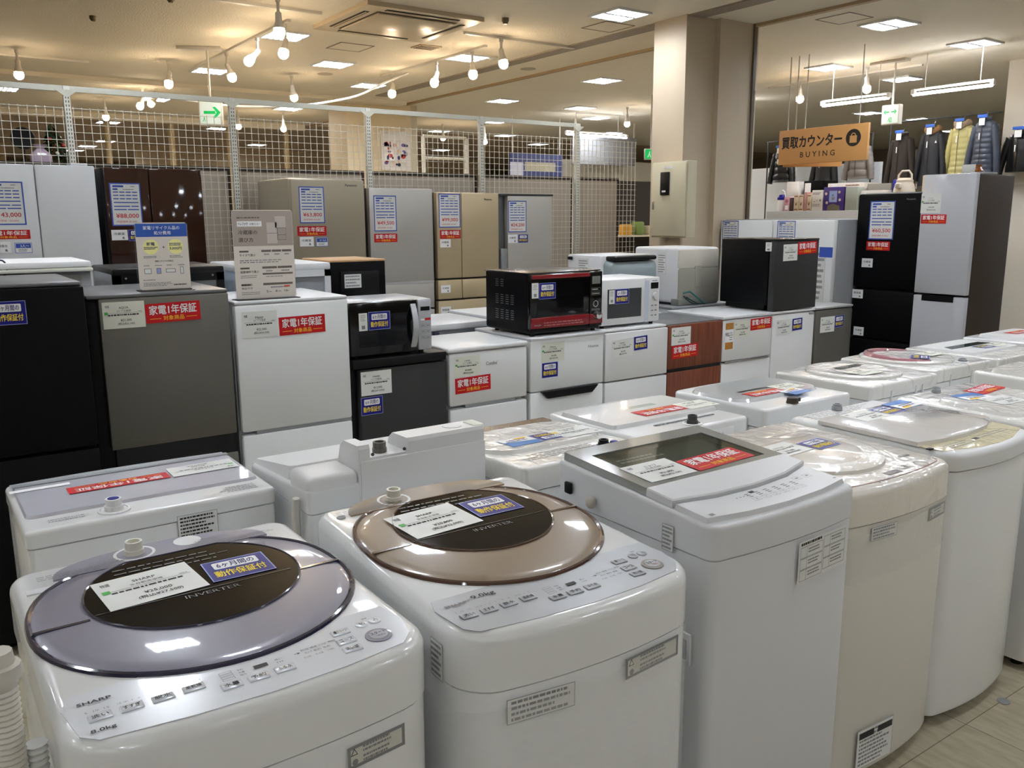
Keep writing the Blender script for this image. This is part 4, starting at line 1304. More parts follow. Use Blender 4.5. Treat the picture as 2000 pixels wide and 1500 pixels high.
def clip_circle(r, ymax, n=64):
    pts = []
    for i in range(n):
        a = 2*math.pi*i/n
        c, q = math.cos(a), math.sin(a)
        e = 2/2.5 if q > 0 else 1.0
        pts.append((r*math.copysign(abs(c)**e, c), min(r*math.copysign(abs(q)**e, q), ymax)))
    return pts
def clip_above(r, ymin, n=64, cx=0, cy=0):
    pts = []
    for i in range(n+1):
        a = 2*math.pi*i/n+math.pi*1.5
        y = cy+r*math.sin(a)
        if y >= ymin:
            pts.append((cx+r*math.cos(a), y))
    return pts
def tap(w, x, y, m=TAP, r=.018, h=.03, dish=.046):
    if dish:
        w.put(MB().lathe([(dish, 0), (dish, .003), (dish-.006, .005), (r+.012, .0022), (r+.01, .002)], (0, 0, 0), WHITE2, 24), 'tap_dish', x, y)
    mb = MB().lathe([(r*1.2, .0), (r*1.15, .012), (r, .013), (r, h), (r*.72, h), (r*.72, h-.014)], (0, 0, 0), m, 20)
    return w.put(mb, 'water_inlet', x, y, dz=.002)

BTN = MB().rbox(-.0165, .0165, -.0095, .0095, 0, .0024, PRINTBG, .002)
BTN = BTN.mesh('button')
BTNS = MB().rbox(-.0165, .0165, -.0095, .0095, 0, .0024, SILVERP, .002).mesh('button')
def round_lid(w, lidm, rimm, rearm, cy=.405, Rr=.288, chord=.243, wr=.203, wy=.060, wx=.008, panel='white', kg='8.0kg'):
    t = w.t
    prof = [(Rr, .0005), (Rr, .003), (Rr-.008, .0065), (Rr-.03, .008), (Rr-.12, .0095), (.05, .0100)]
    rings = [[(x, y, z) for x, y in clip_circle(r, chord-.002 if r > chord else chord-.002)] for r, z in prof]
    lid = w.put(MB().loft(rings, lidm), 'lid', 0, cy)
    rim = MB().tube([(x, y, .001) for x, y in clip_circle(Rr+.003, chord)], .0065, rimm, 8, True)
    w.put(rim, 'lid_rim', 0, cy, parent=lid).matrix_basis = Matrix()
    rc = MB()
    arc = [(.222*math.cos(R(a)), chord+.008+(.100 if y_ else 0)*math.sin(R(a))**.8) for a in range(0, 181, 6) for y_ in (1,)]
    rc.prism(arc, 0, .004, rearm)
    rc.lines(-.15, chord+.03, -.07, chord+.06, 3, INKG, 12, .3, 3).lines(.06, chord+.03, .15, chord+.065, 4, INKG, 12, .3, 4)
    w.put(rc, 'rear_cover', 0, cy)
    rd = MB().poly(clip_above(wr, chord+.007, 64, wx, wy), mat('rear_window_brown', (70, 56, 46), .15, coat=.8), 0)
    rd.lines(-.25, chord+.012, -.06, chord+.04, 3, INKG, 1, .35, 3).lines(.05, chord+.012, .25, chord+.035, 3, INKG, 1, .35, 4)
    w.put(rd, 'rear_printing', 0, cy, dz=.0042)
    win = MB()
    pts = [(x+wx, min(y+wy, chord-.004)) for x, y in [(wr*math.cos(2*math.pi*i/64), wr*math.sin(2*math.pi*i/64)) for i in range(64)]]
    win.prism(pts, .006, .0122, DKW)
    wo = win.build('window', lid)
    MB().tube([(x, y, .0115) for x, y in pts], .0025, rimm, 6, True).build('window_rim', lid)
    for sx in (-1, 1):
        MB().box(min(sx*wr*.96, sx*Rr), max(sx*wr*.96, sx*Rr), -.004, .004, .002, .0102, rimm).build('lid_crease', lid)
    d = MB().text('INVERTER', -.03, -.02, .075, -.006, mat('print_dim', (92, 92, 96), .4), 1)
    d.rect(-.185, .005, .185, .007, mat('line_dim', (50, 50, 54), .3), 1)
    d.lines(-.12, .15, .13, .215, 3, mat('line_dim', (0, 0, 0)), 1, .25, 6)
    d.build('printing', lid, Matrix.Translation((0, 0, .0123)))
    # control panel
    pm = PRINTBG if panel == 'white' else SILVERP
    pn = MB()
    pts = [(-.272, .158), (-.284, .12), (-.272, .035), (-.25, .012), (-.12, -.004), (0, -.009), (.12, -.004), (.235, .012), (.262, .04), (.276, .10), (.266, .165)]
    pts = pts[::1]
    pn.prism(pts, 0, .0012, pm)
    po = w.put(pn, 'control_panel', 0, 0)
    P = MB()
    names = ['洗い', 'すすぎ', '脱水', '風乾燥', '水量', '予約', 'ふろ水', '槽クリーン', 'コース', '洗い技']
    pos = [(-.238, .072), (-.194, .072), (-.149, .072), (-.103, .073), (-.052, .045), (-.009, .045), (.035, .046), (.160, .108), (.156, .073), (.153, .042)]
    for nme, (x, y) in zip(names, pos):
        b = link('button', BTN if panel == 'white' else BTNS, po, Matrix.Translation((x, y, .001)))
        P.text(nme, x-.012, y-.005, x+.012, y+.005, INK, 9, .012)
        P.frame(x-.016, y-.009, x+.016, y+.009, .0009, mat('button_line', (176, 178, 184), .4), 8)
    for nme, x, y in (('切', .204, .114), ('入', .231, .115)):
        MB().lathe([(.0115, 0), (.0115, .002), (.009, .003)], (x, y, .001), pm, 18).build('button', po)
        P.text(nme, x-.005, y-.005, x+.005, y+.005, INK, 9)
    sb = MB().lathe([(.024, 0), (.024, .002), (.018, .0022)], (.211, .060, .001), LAV if panel == 'white' else mat('start_ring', (136, 128, 118), .3), 24)
    sb.lathe([(.0175, .0022), (.0165, .0036)], (.211, .060, .001), mat('start_lav', (176, 176, 184), .3) if panel == 'white' else SILVERP, 20)
    sb.build('start_button', po)
    P.text('スタート', .197, .058, .225, .068, INK, 13, .01).text('一時停止', .202, .049, .221, .055, INKR if panel != 'white' else INK, 13)
    P.rect(-.006, .072, .017, .083, BLACK, 3)
    if panel == 'white':
        P.text('SHARP', -.262, .118, -.214, .1265, INK, 3, .03).lines(-.248, .111, -.224, .115, 1, INKG, 3, .5, 2)
        P.text(kg, -.257, .028, -.223, .040, INK, 3, .015)
    else:
        P.text('SHARP', -.262, .118, -.214, .1265, INKG, 3, .03).lines(-.248, .111, -.224, .115, 1, INKG, 3, .5, 2)
        P.text(kg, -.198, .120, -.146, .137, INK, 3, .02)
    for s_, x in (('5  10  15', -.238), ('注水 1  2', -.194), ('1   3   6', -.149), ('0.5  1  2', -.103)):
        P.text(s_, x-.018, .090, x+.016, .0955, INKG, 3)
    for k in range(4):
        P.frame(-.060, .062+.0075*k, -.040, .0685+.0075*k, .0008, INKG, 3)
    P.text('予約', -.032, .081, -.022, .087, INK, 3).text('水量', -.032, .072, -.022, .078, INK, 3).text('残り', -.032, .063, -.022, .069, INK, 3)
    P.text('洗い', .03, .078, .042, .084, INK, 3).text('すすぎ', .03, .068, .042, .074, INK, 3)
    P.text('→', .064, .077, .074, .082, INK, 3, .03)
    for s_, x, y in (('ECO', .078, .083), ('標準', .094, .083), ('おうち流', .11, .084), ('時短', .128, .085), ('念入り', .08, .071), ('節約', .096, .071), ('毛布', .113, .071), ('ガンコ汚れ', .073, .056), ('おしゃれ着', .094, .057), ('シワ抑え', .115, .058)):
        P.text(s_, x, y, x+.013, y+.006, INK, 3)
    P.text('電源', .212, .129, .222, .134, INK, 3)
    P.build('lettering', po, Matrix.Translation((0, 0, .0012)))
    return lid

# ---- front row
G3 = 'washing machines of the front row'
LIDZ = .0135
w = Washer('white washing machine with a round lavender lid, nearest in the left corner', .405, 1.225, 0, .595, .755, .815, .925, .925, .03, .075, .05, body=WHITE, group=G3)
round_lid(w, LAV, RIMN, LAVD)
W1 = w
w.card('price', -.072, .492, .185, .15, 'SHARP', '全自動洗濯機', '¥25,000', '(税込¥27,500)', 1, rot=4, dz=LIDZ)
w.card('blue', .100, .482, .128, .108, rot=-2, dz=LIDZ)
tap(w, -.055, .712)
w.put(MB().lathe([(.03, 0), (.03, .004), (.012, .006)], (0, 0, 0), WHITE2, 20), 'inlet_cover', .06, .722)
w.put(MB().rbox(-.03, .03, -.012, .012, 0, .003, FWHITE2, .003), 'corner_plug', -.245, .62)
w.fcard('notice', .105, .752, .218, .793)
hb = MB()
hp = [(-.375, .06, 1.03-.09*0), (-.375, .06, .9)]
rings = []
for i in range(150):
    z = .28+i*.0046
    r = .024 if i % 2 else .0205
    rings.append([(-.352+r*math.cos(2*math.pi*k/12), .18+r*math.sin(2*math.pi*k/12), z) for k in range(12)])
for z, r in ((.975, .024), (.977, .030), (.998, .030), (1.0, .022), (1.02, .020)):
    rings.append([(-.352+r*math.cos(2*math.pi*k/12), .18+r*math.sin(2*math.pi*k/12), z) for k in range(12)])
hb.loft(rings, HOSE)
hb.build('drain_hose', w.t)
hb = MB()
rings = []
for i in range(110):
    z = .25+i*.0055
    r = .017 if i % 2 else .0145
    rings.append([(-.316+r*math.cos(2*math.pi*k/10), .15+.05*math.sin(i*.02)+r*math.sin(2*math.pi*k/10), z) for k in range(10)])
hb.loft(rings, mat('hose_white', (214, 214, 210), .4))
hb.build('bath_hose', w.t)

w = Washer('white washing machine with a round bronze lid and grey control strip', 1.03, 1.19, -1.5, .585, .735, .80, .915, .940, .035, .075, .05, body=WHITE, group=G3)
round_lid(w, BRLID, RIMB, mat('bronze_rear', (140, 122, 100), .3, coat=.5), panel='silver', kg='9.0kg', cy=.410, Rr=.276, wr=.192, wx=.012, chord=.236)
W2 = w
w.card('price', -.078, .502, .185, .150, 'SHARP', '全自動洗濯機', '¥20,000', '(税込¥22,000)', 1, rot=5, dz=LIDZ)
w.card('blue', .090, .512, .128, .108, rot=0, dz=LIDZ)
tap(w, -.085, .700)
w.put(MB().lathe([(.011, 0), (.011, .002), (.005, .002)], (0, 0, 0), GREYW, 16), 'corner_plug', -.245, .66)
w.fcard('notice', .055, .745, .215, .790)
w.fcard('fine', -.215, .733, -.07, .783, 4)
stick(w.t, 'fine', on_plane((-.2945, .12, .80), (0, -1, 0), (0, 0, 1)), .045, .075, 6)
# crumpled stretch film round the front
fm = mat('stretch_film', (240, 240, 238), .12, alpha=.2, bump=1.0, bscale=42)
rings = []
for z in (.46, .56, .66, .745, .775):
    o = outline(.585, .735, .035, .075, .05, -.004)
    rings.append([(x, y, z+.05*x*(z > .7)+.004*math.sin(40*x+z*30)) for x, y in o])
MB().loft(rings, fm, False, False).build('stretch_film', w.t)

w = Washer('white washing machine with a grey glass lid and warranty sticker', 1.706, 1.245, 0, .59, .617, .873, .956, .990, .02, .03, .03, body=FWHITE2, top=FWHITE2, lip=.012, group=G3)
w.t.scale = (.928, .928, 1)
W3 = w
pnl = MB().loft([[(x, y, z) for x, y in pts] for pts, z in (
    ([(-.285, .030), (-.15, .008), (0, .0), (.15, .008), (.280, .030), (.278, .165), (.15, .128), (0, .114), (-.15, .119), (-.283, .143)], 0),
    ([(-.281, .034), (-.15, .012), (0, .004), (.15, .012), (.276, .034), (.274, .163), (.15, .126), (0, .112), (-.15, .117), (-.279, .141)], .012))], FWHITE2)
po = w.put(pnl, 'control_panel')
P = MB().rect(-.05, .128, -.03, .141, BLACK, 0)
for i in range(6):
    x = -.066+.0375*i
    P.frame(x-.013, .085, x+.013, .103, .001, INKG, 0)
    P.text('×✓○□△◇'[i], x-.004, .089, x+.004, .099, INKG, 1)
    for k in range(3):
        P.rect(x-.008, .110+.009*k, x+.008, .114+.009*k, INKG, 0)
for i in range(2):
    x = .16+.045*i
    P.frame(x-.014, .130, x+.014, .150, .001, INKG, 0)
    P.rect(x-.006, .137, x+.006, .143, INKG, 1)
for i in range(4):
    P.rect(-.115+.014*i, .122, -.107+.014*i, .125, INKG, 0)
P.rect(-.262, .075, -.246, .087, INKG, 0).rect(.255, .085, .266, .09, INKG, 0)
P.build('lettering', po, Matrix.Translation((0, -.038, .0122)))
GF = mat('lid_grey_glass', (148, 150, 146), .12, coat=.8)
lf = MB()
ly0, ly1, lx = .245, .594, .284
for a, b, c, e in ((-lx, lx, ly0, ly0+.028), (-lx, lx, ly1-.065, ly1), (-lx, -lx+.05, ly0+.028, ly1-.065), (lx-.05, lx, ly0+.028, ly1-.065)):
    lf.box(a, b, c, e, .001, .022, GF)
lid = w.put(lf, 'lid_frame')
curve = [(-.284, .245), (.284, .245), (.284, .170), (.15, .133), (0, .119), (-.15, .124), (-.286, .148)]
MB().loft([[(x, y, .001) for x, y in curve[::-1]], [(x, y, .019) for x, y in curve[::-1]], [(x*.99, min(y+.004, .245), .0225) for x, y in curve[::-1]]], FWHITE2).build('lid_front', lid)
pane = MB().box(-lx+.05, lx-.05, ly0+.028, ly1-.065, .016, .020, mat('lid_pane', (214, 222, 216), .04, trans=1.0))
pane.build('glass_pane', lid)
tub = MB().box(-lx+.05, lx-.05, ly0+.028, ly1-.065, .0012, .0016, mat('lid_under', (132, 138, 132), .5))
tub.build('tub_opening', lid)
d = MB().lines(-.17, .46, .02, .50, 2, PW, 0, .5, 6)
d.build('inner_print', lid, Matrix.Translation((0, 0, .002)))
w.card('price', -.155, .330, .178, .132, 'ニトリ', '全自動洗濯機', '¥21,000', '(税込¥23,100)', rot=0, dz=.0235)
w.card('red', .066, .316, .25, .095, rot=3, dz=.0235)
w.fcard('grid6', .015, .755, .245, .862)
stick(w.t, 'fine', on_plane((-.3015, .165, .862), (0, -1, 0), (0, 0, 1)), .04, .065, 6)
g = MB().rbox(-.3085, -.298, .05, .10, .60, .68, FWHITE2, .004)
g.build('side_grip', w.t)
MB().rbox(-.311, -.304, .06, .09, .614, .665, GREYW, .003).build('grip_recess', w.t)
MB().sphere((-.31, .44, .91), .018, mat('coiled_cord', (188, 180, 168), .5), .8, 1, 1).build('cord_end', w.t)
MB().rbox(-.312, -.300, .53, .56, .907, .94, BLACK, .005).build('hose_clip', w.t)

w = Washer('beige white film wrapped washer with an oval lid and notice labels', 2.270, 1.285, 0, .564, .62, .815, .92, .925, .03, .055, .03, body=mat('beige_body', (214, 210, 200), .35, coat=.4), top=BEIGEW, group=G3)
W4 = w
def dlid(cx, rx, yf_, yb_, n=24):
    pts = [(cx+rx, yb_), (cx-rx, yb_)]
    ym = yf_+(yb_-yf_)*.55
    for i in range(n+1):
        a = math.pi+math.pi*i/n
        pts.append((cx+rx*math.cos(a), ym+(ym-yf_)*math.sin(a)))
    return pts
lid = MB()
lid.loft([[(x, y, 0) for x, y in dlid(-.03, .225, .075, .47)], [(x, y, .010) for x, y in dlid(-.03, .222, .078, .468)], [(x, y, .014) for x, y in dlid(-.03, .20, .10, .45)]], BEIGEW)
lo = w.put(lid, 'lid')
MB().loft([[(x, y, .0142) for x, y in dlid(-.03, .165, .14, .41)], [(x, y, .0152) for x, y in dlid(-.03, .16, .145, .405)]], mat('lid_dish', (216, 208, 196), .25, coat=.8)).build('lid_dish', lo)
P = MB()
PK = mat('line_pinkish', (166, 134, 126), .4)
edge = [(x, y) for x, y in outline(.545, .62, .03, .055, .03, .032)]
w.put(MB().tube([(x, y, .0005) for x, y in edge if y < .12], .0018, PK, 6), 'accent_line')
P.rect(-.03, .022, .038, .046, mat('display_brown', (70, 58, 54), .3), 0)
for i in range(5):
    P.frame(-.01+.032*i, -.004+.004*i, .012+.032*i, .008+.004*i, .001, INKG, 0)
    P.lines(-.12+.02*i, -.002, -.105+.02*i, .016, 2, INKG, 0, .4, i)
P.lines(.05, .03, .11, .055, 3, INKG, 0, .4, 12)
P.ring(.155, .035, .022, .003, INKG, 0)
P.rect(.165, .105, .215, .118, mat('display_brown', (0, 0, 0)), 0)
P.rect(-.118, -.002, -.112, .003, INK, 0)
w.put(P, 'control_printing', dz=.0006)
w.card('price', -.105, .335, .165, .11, '', '全自動洗濯機', '¥19,000', '(税込¥20,900)', rot=2, dz=.0165)
w.card('blue', .047, .313, .115, .088, rot=2, dz=.0165)
d = MB().lines(-.24, .50, .0, .58, 5, mat('print_beige', (186, 170, 156), .5), 0, .35, 5)
w.put(d, 'rear_printing', dz=.0006)
w.fcard('fine', -.17, .765, -.06, .805, 4)
w.fcard('notice', .115, .765, .222, .805)
ft = MB()
pl = w.fcard('fine', -.165, .06, .0, .185, 9)
bl = MB().box(.008, .075, .095, .115, .0006, .001, INK).box(.092, .16, .095, .115, .0006, .001, INK)
bl.build('warning_heading', pl)
rings = []
for z in (.66, .70, .75, .80):
    rings.append([(x, y, z+.02*math.sin(3*x)+.003*math.sin(50*x+z*30)) for x, y in outline(.545, .62, .03, .055, .03, -.004)])
MB().loft(rings, fm, False, False).build('stretch_film', w.t)

w = Washer('tall white washer with cream control panel, bowed front to the floor', 2.822, 1.30, 0, .528, .60, .87, .93, .935, .035, .05, .03, body=WHITE, top=WHITE2, lip=.02, group=G3)
W5 = w
pn = MB().prism([(-.25, .035), (-.10, -.008), (0, -.014), (.10, -.008), (.25, .035), (.262, .14), (.15, .10), (0, .085), (-.15, .09), (-.262, .11)], 0, .0012, IVORY)
po = w.put(pn, 'control_panel')
P = MB().rect(-.03, .045, .0, .062, BLACK, 0)
for i in range(7):
    P.frame(-.03+.03*i, .008+.002*i, -.008+.03*i, .024+.002*i, .0012, INKG, 0)
P.lines(-.2, .03, -.05, .07, 3, INKG, 0, .4, 3).lines(.02, .045, .2, .075, 2, INKG, 0, .4, 4)
P.build('lettering', po, Matrix.Translation((0, 0, .001)))
lidp = [(.262, .155), (.262, .50), (-.262, .46), (-.262, .11), (-.16, .085), (0, .078), (.16, .10)]
lidp = [(-.262, .11), (-.15, .088), (0, .082), (.15, .10), (.262, .145), (.262, .475), (-.262, .475)]
lid = MB().loft([[(x, y, 0) for x, y in lidp], [(x, y, .012+.02*max(0, .2-y)) for x, y in lidp], [(x*.96, y+.012*(y < .3), .016+.05*max(0, .2-y)) for x, y in lidp]], mat('w5_lid', (214, 210, 206), .22, coat=1.0, coatbump=.12))
w.put(lid, 'lid')
w.card('price', -.075, .41, .165, .11, '', '全自動洗濯機', '¥15,000', '(税込¥16,500)', rot=2, dz=.018)
w.card('blue', .055, .41, .115, .088, rot=3, dz=.018)
w.card('pop', .185, .43, .14, .09, rot=3, dz=.020)
tap(w, -.02, .565, GREYW, .016, .022, 0)
w.put(MB().lines(-.22, .51, .2, .59, 5, mat('print_pale', (176, 172, 170), .5), 0, .35, 6), 'rear_printing', dz=.0006)
w.put(MB().rbox(-.012, .012, -.008, .008, 0, .004, BLACK, .003), 'side_latch', -.262, .07)

w = Washer('white washer with gold tinted film glints, second from the right edge', 3.46, 1.27, 0, .545, .60, .86, .925, .935, .04, .05, .03, body=WHITE, top=WRAP, lip=.02, group=G3)
w.put(MB().loft([[(x, y, 0) for x, y in rr2(-.24, .14, .24, .46, .06)], [(x, y, .012) for x, y in rr2(-.235, .145, .235, .455, .06)]], WRAP), 'lid')
w.card('pop', -.06, .40, .15, .09, rot=-8, dz=.0135)
w.card('red', .12, .44, .22, .085, rot=6, dz=.0137)
w.card('price', -.02, .30, .165, .11, '', '全自動洗濯機', '¥18,000', '(税込¥19,800)', rot=-6, dz=.0137)
tap(w, -.05, .55, GREYW, .015, .02, 0)
w.put(MB().lines(-.2, .48, .02, .53, 3, mat('print_pale', (0, 0, 0)), 0, .35, 6), 'rear_printing', dz=.0006)
w = Washer('white film wrapped washer cut by the right edge, last of the front row', 4.14, 1.29, 0, .56, .62, .88, .955, .965, .03, .04, .03, body=WHITE, top=WRAP, lip=.015, group=G3)
w.put(MB().loft([[(x, y, 0) for x, y in rr2(-.25, .16, .25, .56, .03)], [(x, y, .018) for x, y in rr2(-.245, .165, .245, .555, .03)]], WRAP), 'lid')

# ---- second row, turned away from the camera (local front is world +y)
G4 = 'washing machines of the second row, backs to the camera'
def bw(label, cx, yfar, w_, d, zs, zf, zb, top=WRAP, **k):
    return Washer(label, cx, yfar, 180, w_, d, zs, zf, zb, .015, .03, .02, body=WHITE, top=top, group=G4, lip=.012, **k)
w = bw('white washer with red sticker and blue capped inlet behind the lavender lid one', .485, 2.76, .625, .475, .86, .905, .905, WHITE)
lid = w.put(MB().loft([[(x, y, 0) for x, y in rr2(-.298, .07, .298, .37, .02)], [(x, y, .008) for x, y in rr2(-.294, .074, .294, .366, .02)]], mat('pale_lavender_lid', (196, 196, 204), .25, coat=.6)), 'lid')
P = MB().rect(-.30, .012, .30, .062, mat('panel_silver_blue', (168, 172, 182), .3, metal=.3), 0)
P.rect(-.06, .035, -.04, .05, BLACK, 1)
P.text('ZABOON', .10, .03, .18, .045, INKB, 1, .01).lines(-.26, .03, .09, .05, 2, INKG, 1, .4, 3)
w.put(P, 'control_printing', dz=.0004)
w.put(MB().box(-.298, .298, .066, .086, .0, .012, GREYW), 'lid_grip')
w.card('red', .045, .205, .265, .062, dz=.0105)
w.card('price', -.19, .19, .19, .10, '', '全自動洗濯機', '¥24,000', '(税込¥26,400)', 1, rot=0, dz=.0105)
w.put(MB().rect(-.075, -.012, .075, .012, PW, 0), 'lid_label', .235, .125, dz=.0095)
tap(w, .10, .415, WHITE2, .020, .03, .04)
w.put(MB().lathe([(.014, .0), (.014, .003)], (0, 0, 0), BLUE, 16), 'inlet_cap', .10, .415, dz=.030)
w.put(MB().lines(-.27, .395, -.16, .45, 4, INKG, 0, .4, 6).lines(.17, .40, .26, .43, 2, INKG, 0, .4, 8), 'rear_printing', dz=.0006)
stick(w.t, 'fine', on_plane((.01-.05, .4755, .80), (-1, 0, 0), (0, 0, 1)), .105, .075, 7, 1)
w = bw('white washer with raised tap console behind the bronze lid one', 1.11, 2.60, .57, .48, .86, .90, .93, WHITE)
w.put(MB().loft([[(x, y, 0) for x, y in rr2(-.275, .01, .275, .33, .02)], [(x, y, .01+.03*y/.33) for x, y in rr2(-.27, .015, .27, .325, .02)]], WHITE2), 'lid')
cons = MB()
prof = [(.33, .93), (.36, 1.01), (.385, 1.028), (.475, 1.03), (.481, 1.02), (.481, .86), (.33, .86)]
def extr(x0, x1, m=WHITE2):
    cons.loft([[(x0, y, z) for y, z in prof], [(x1, y, z) for y, z in prof]], m, smooth=False)
extr(-.28, -.02)
extr(.10, .135)
co = cons.build('rear_console', w.t)
c2 = MB().rbox(.13, .2825, .33, .478, .86, .962, WHITE2, .02, 3)
c2.build('console_end', w.t)
c3 = MB().box(-.02, .10, .33, .472, .86, .99, WHITE2)
c3.build('tap_recess', w.t)
MB().lathe([(.021, 0), (.021, .012), (.019, .013), (.019, .03), (.014, .03), (.014, .02)], (.045, .43, .99), mat('tap_grey', (92, 90, 84), .4), 18).build('water_inlet', w.t)
MB().lathe([(.03, 0), (.03, .0015), (.026, .0016)], (-.20, .425, 1.0295), FWHITE2, 20).build('plug', w.t)
for x in (.09, -.01, -.18):
    MB().lathe([(.005, 0), (.005, .003)], (x, .476, 1.0), DKGREY, 8, Matrix.Rotation(R(-90), 4, 'X')).build('screw', w.t)
MB().rbox(-.283, .13, .477, .484, .3, .985, WHITE2, .004).build('back_panel', w.t)
MB().rbox(-.292, -.25, .40, .47, .99, 1.035, CARDW, .01).build('hose_elbow', w.t)
MB().tube([(.300, .42, .60), (.300, .42, .84), (.300, .43, .90)], [.011, .013, .010], HOSE, 10).build('drain_hose', w.t)
w = bw('washer with a brown topped panel and guarantee sticker, between raised console and glass lid', 1.67, 2.52, .49, .56, .85, .905, .925)
P = MB().prism([(-.235, .02), (.23, .02), (.22, .10), (.1, .14), (-.05, .13), (-.23, .08)], 0, .006, mat('brown_panel', (150, 128, 106), .25, coat=.6))
w.put(P, 'control_panel')
w.put(MB().loft([[(x, y, 0) for x, y in rr2(-.235, .10, .235, .40, .1)], [(x, y, .012) for x, y in rr2(-.23, .105, .23, .395, .1)]], WRAP), 'lid')
w.card('blue', -.045, .305, .115, .088, rot=0, dz=.0135)
w.card('pop', .08, .31, .12, .095, rot=0, dz=.0136)
w.card('price', -.15, .31, .165, .12, '', '全自動洗濯機', '¥17,000', '(税込¥18,700)', rot=0, dz=.0137)
tap(w, -.115, .50, BLACK, .016, .022, .03)
w.put(MB().lathe([(.014, .0), (.013, .01), (.008, .012)], (0, 0, 0), BLUE, 14), 'inlet_cap', -.15, .51, dz=.004)
w.put(MB().lines(-.1, .43, .2, .50, 4, INKG, 0, .3, 4), 'rear_printing', dz=.0006)
w = bw('white washer with red sticker and dark tap behind the glass lid one', 2.20, 2.50, .56, .49, .86, .925, .93, WHITE, backdetail=True)
w.put(MB().loft([[(x, y, 0) for x, y in rr2(-.265, .06, .265, .36, .02)], [(x, y, .014) for x, y in rr2(-.26, .065, .26, .355, .02)]], WHITE), 'lid')
w.put(MB().rect(-.07, -.015, .09, .02, mat('pale_glass', (176, 190, 182), .1, coat=.6), 0), 'lid_window', -.04, .17, dz=.0143)
w.card('red', -.04, .275, .22, .08, dz=.0155)
w.card('price', -.225, .28, .155, .105, '', '全自動洗濯機', '¥16,000', '(税込¥17,600)', rot=0, dz=.0156)
rb = MB()
for i in range(34):
    rb.box(-.19+.009*i, -.186+.009*i, .395, .405, 0, .004, GREYW)
w.put(rb, 'vent_ribs', dz=.0004)
tap(w, -.02, .455, mat('tap_dark', (60, 58, 54), .4), .017, .03, .034)
MB().rbox(-.20, .21, .485, .492, .84, .905, WHITE2, .004).build('back_ridge', w.t)
w = bw('white washer with black lid slot and dark inlet knob in the second row', 2.86, 2.50, .545, .48, .86, .93, .935, WHITE)
w.put(MB().loft([[(x, y, 0) for x, y in rr2(-.258, .05, .258, .36, .08)], [(x, y, .012) for x, y in rr2(-.25, .055, .25, .352, .08)]], mat('grey_lid', (196, 198, 198), .25, coat=.7)), 'lid')
w.put(MB().rect(-.12, -.008, .12, .012, BLACK, 0), 'lid_slot', .02, .23, dz=.0123)
w.card('red', .055, .30, .20, .07, dz=.0135)
w.card('pop', -.06, .36, .12, .08, rot=8, dz=.0137)
w.card('price', -.12, .27, .14, .09, '', '全自動洗濯機', '¥14,000', '(税込¥15,400)', dz=.0136)
w.put(MB().lathe([(.024, 0), (.02, .02), (.012, .024)], (0, 0, 0), DKBROWN, 16).box(-.035, 0, -.012, .012, .004, .018, DKBROWN), 'water_inlet', .09, .46, dz=.001)
stick(w.t, 'fine', on_plane((.2745, .32, .80), (0, 1, 0), (0, 0, 1)), .08, .09, 8, 1)
w = bw('film wrapped washer with big round pale lid in the second row', 3.62, 2.58, .545, .51, .86, .92, .925, WRAP, backdetail=True)
w.put(MB().lathe([(.215, 0), (.215, .01), (.20, .016), (.17, .012), (.05, .013)], (0, 0, 0), WRAP, 40), 'lid', 0, .24)
w.put(MB().rect(-.12, -.02, .08, .02, mat('dim_grey_green', (120, 126, 120), .2, coat=.8), 0), 'lid_window', -.02, .19, dz=.0165)
w.put(MB().rect(-.26, .012, .26, .06, mat('panel_grey', (150, 152, 154), .3), 0), 'control_printing', dz=.0004)
w.card('price', .05, .33, .15, .10, '', '全自動洗濯機', '¥13,000', '(税込¥14,300)', dz=.017)
w = bw('film wrapped washer with a pink ringed lid in the second row', 4.21, 2.63, .55, .51, .86, .92, .925, WRAP, backdetail=True)
w.put(MB().lathe([(.225, 0), (.225, .01), (.21, .016), (.16, .012), (.05, .012)], (0, 0, 0), WRAP, 40), 'lid', .02, .22)
pk = mat('pink_lid', (176, 120, 128), .2, coat=.8)
w.put(MB().tube([(.19*math.cos(R(a)), .19*math.sin(R(a)), .016) for a in range(-150, 70, 8)], [.004+.014*math.sin(R((a+150)*180/220)) for a in range(-150, 70, 8)], pk, 8), 'lid_ring', .02, .22)
w.card('blue', .03, .30, .115, .088, rot=30, dz=.018)
w.card('price', -.12, .27, .15, .10, '', '全自動洗濯機', '¥15,000', '(税込¥16,500)', dz=.018)
tap(w, -.08, .46, GREYW, .016, .018, .03)
w = bw('washer with a dark green glass lid strip in the second row', 4.79, 2.62, .545, .52, .86, .92, .925, WRAP)
w.put(MB().loft([[(x, y, 0) for x, y in rr2(-.25, .05, .25, .38, .03)], [(x, y, .012) for x, y in rr2(-.245, .055, .245, .375, .03)]], WHITE2), 'lid')
w.put(MB().poly([(-.20, .17), (.16, .17), (.20, .235), (-.22, .235)], mat('dark_green_glass', (14, 52, 46), .08, coat=.8), 0), 'lid_window', dz=.0123)
w.card('blue', -.03, .29, .115, .08, dz=.0135)
w.card('price', -.17, .29, .14, .09, '', '全自動洗濯機', '¥16,000', '(税込¥17,600)', dz=.0135)
w = bw('white washer with a red sticker at the right edge of the second row', 5.42, 2.62, .56, .52, .86, .93, .94, WHITE)
w.put(MB().loft([[(x, y, 0) for x, y in rr2(-.25, .05, .20, .38, .03)], [(x, y, .016) for x, y in rr2(-.245, .055, .195, .375, .03)]], WHITE2), 'lid')
w.card('red', -.06, .17, .22, .08, dz=.0175)

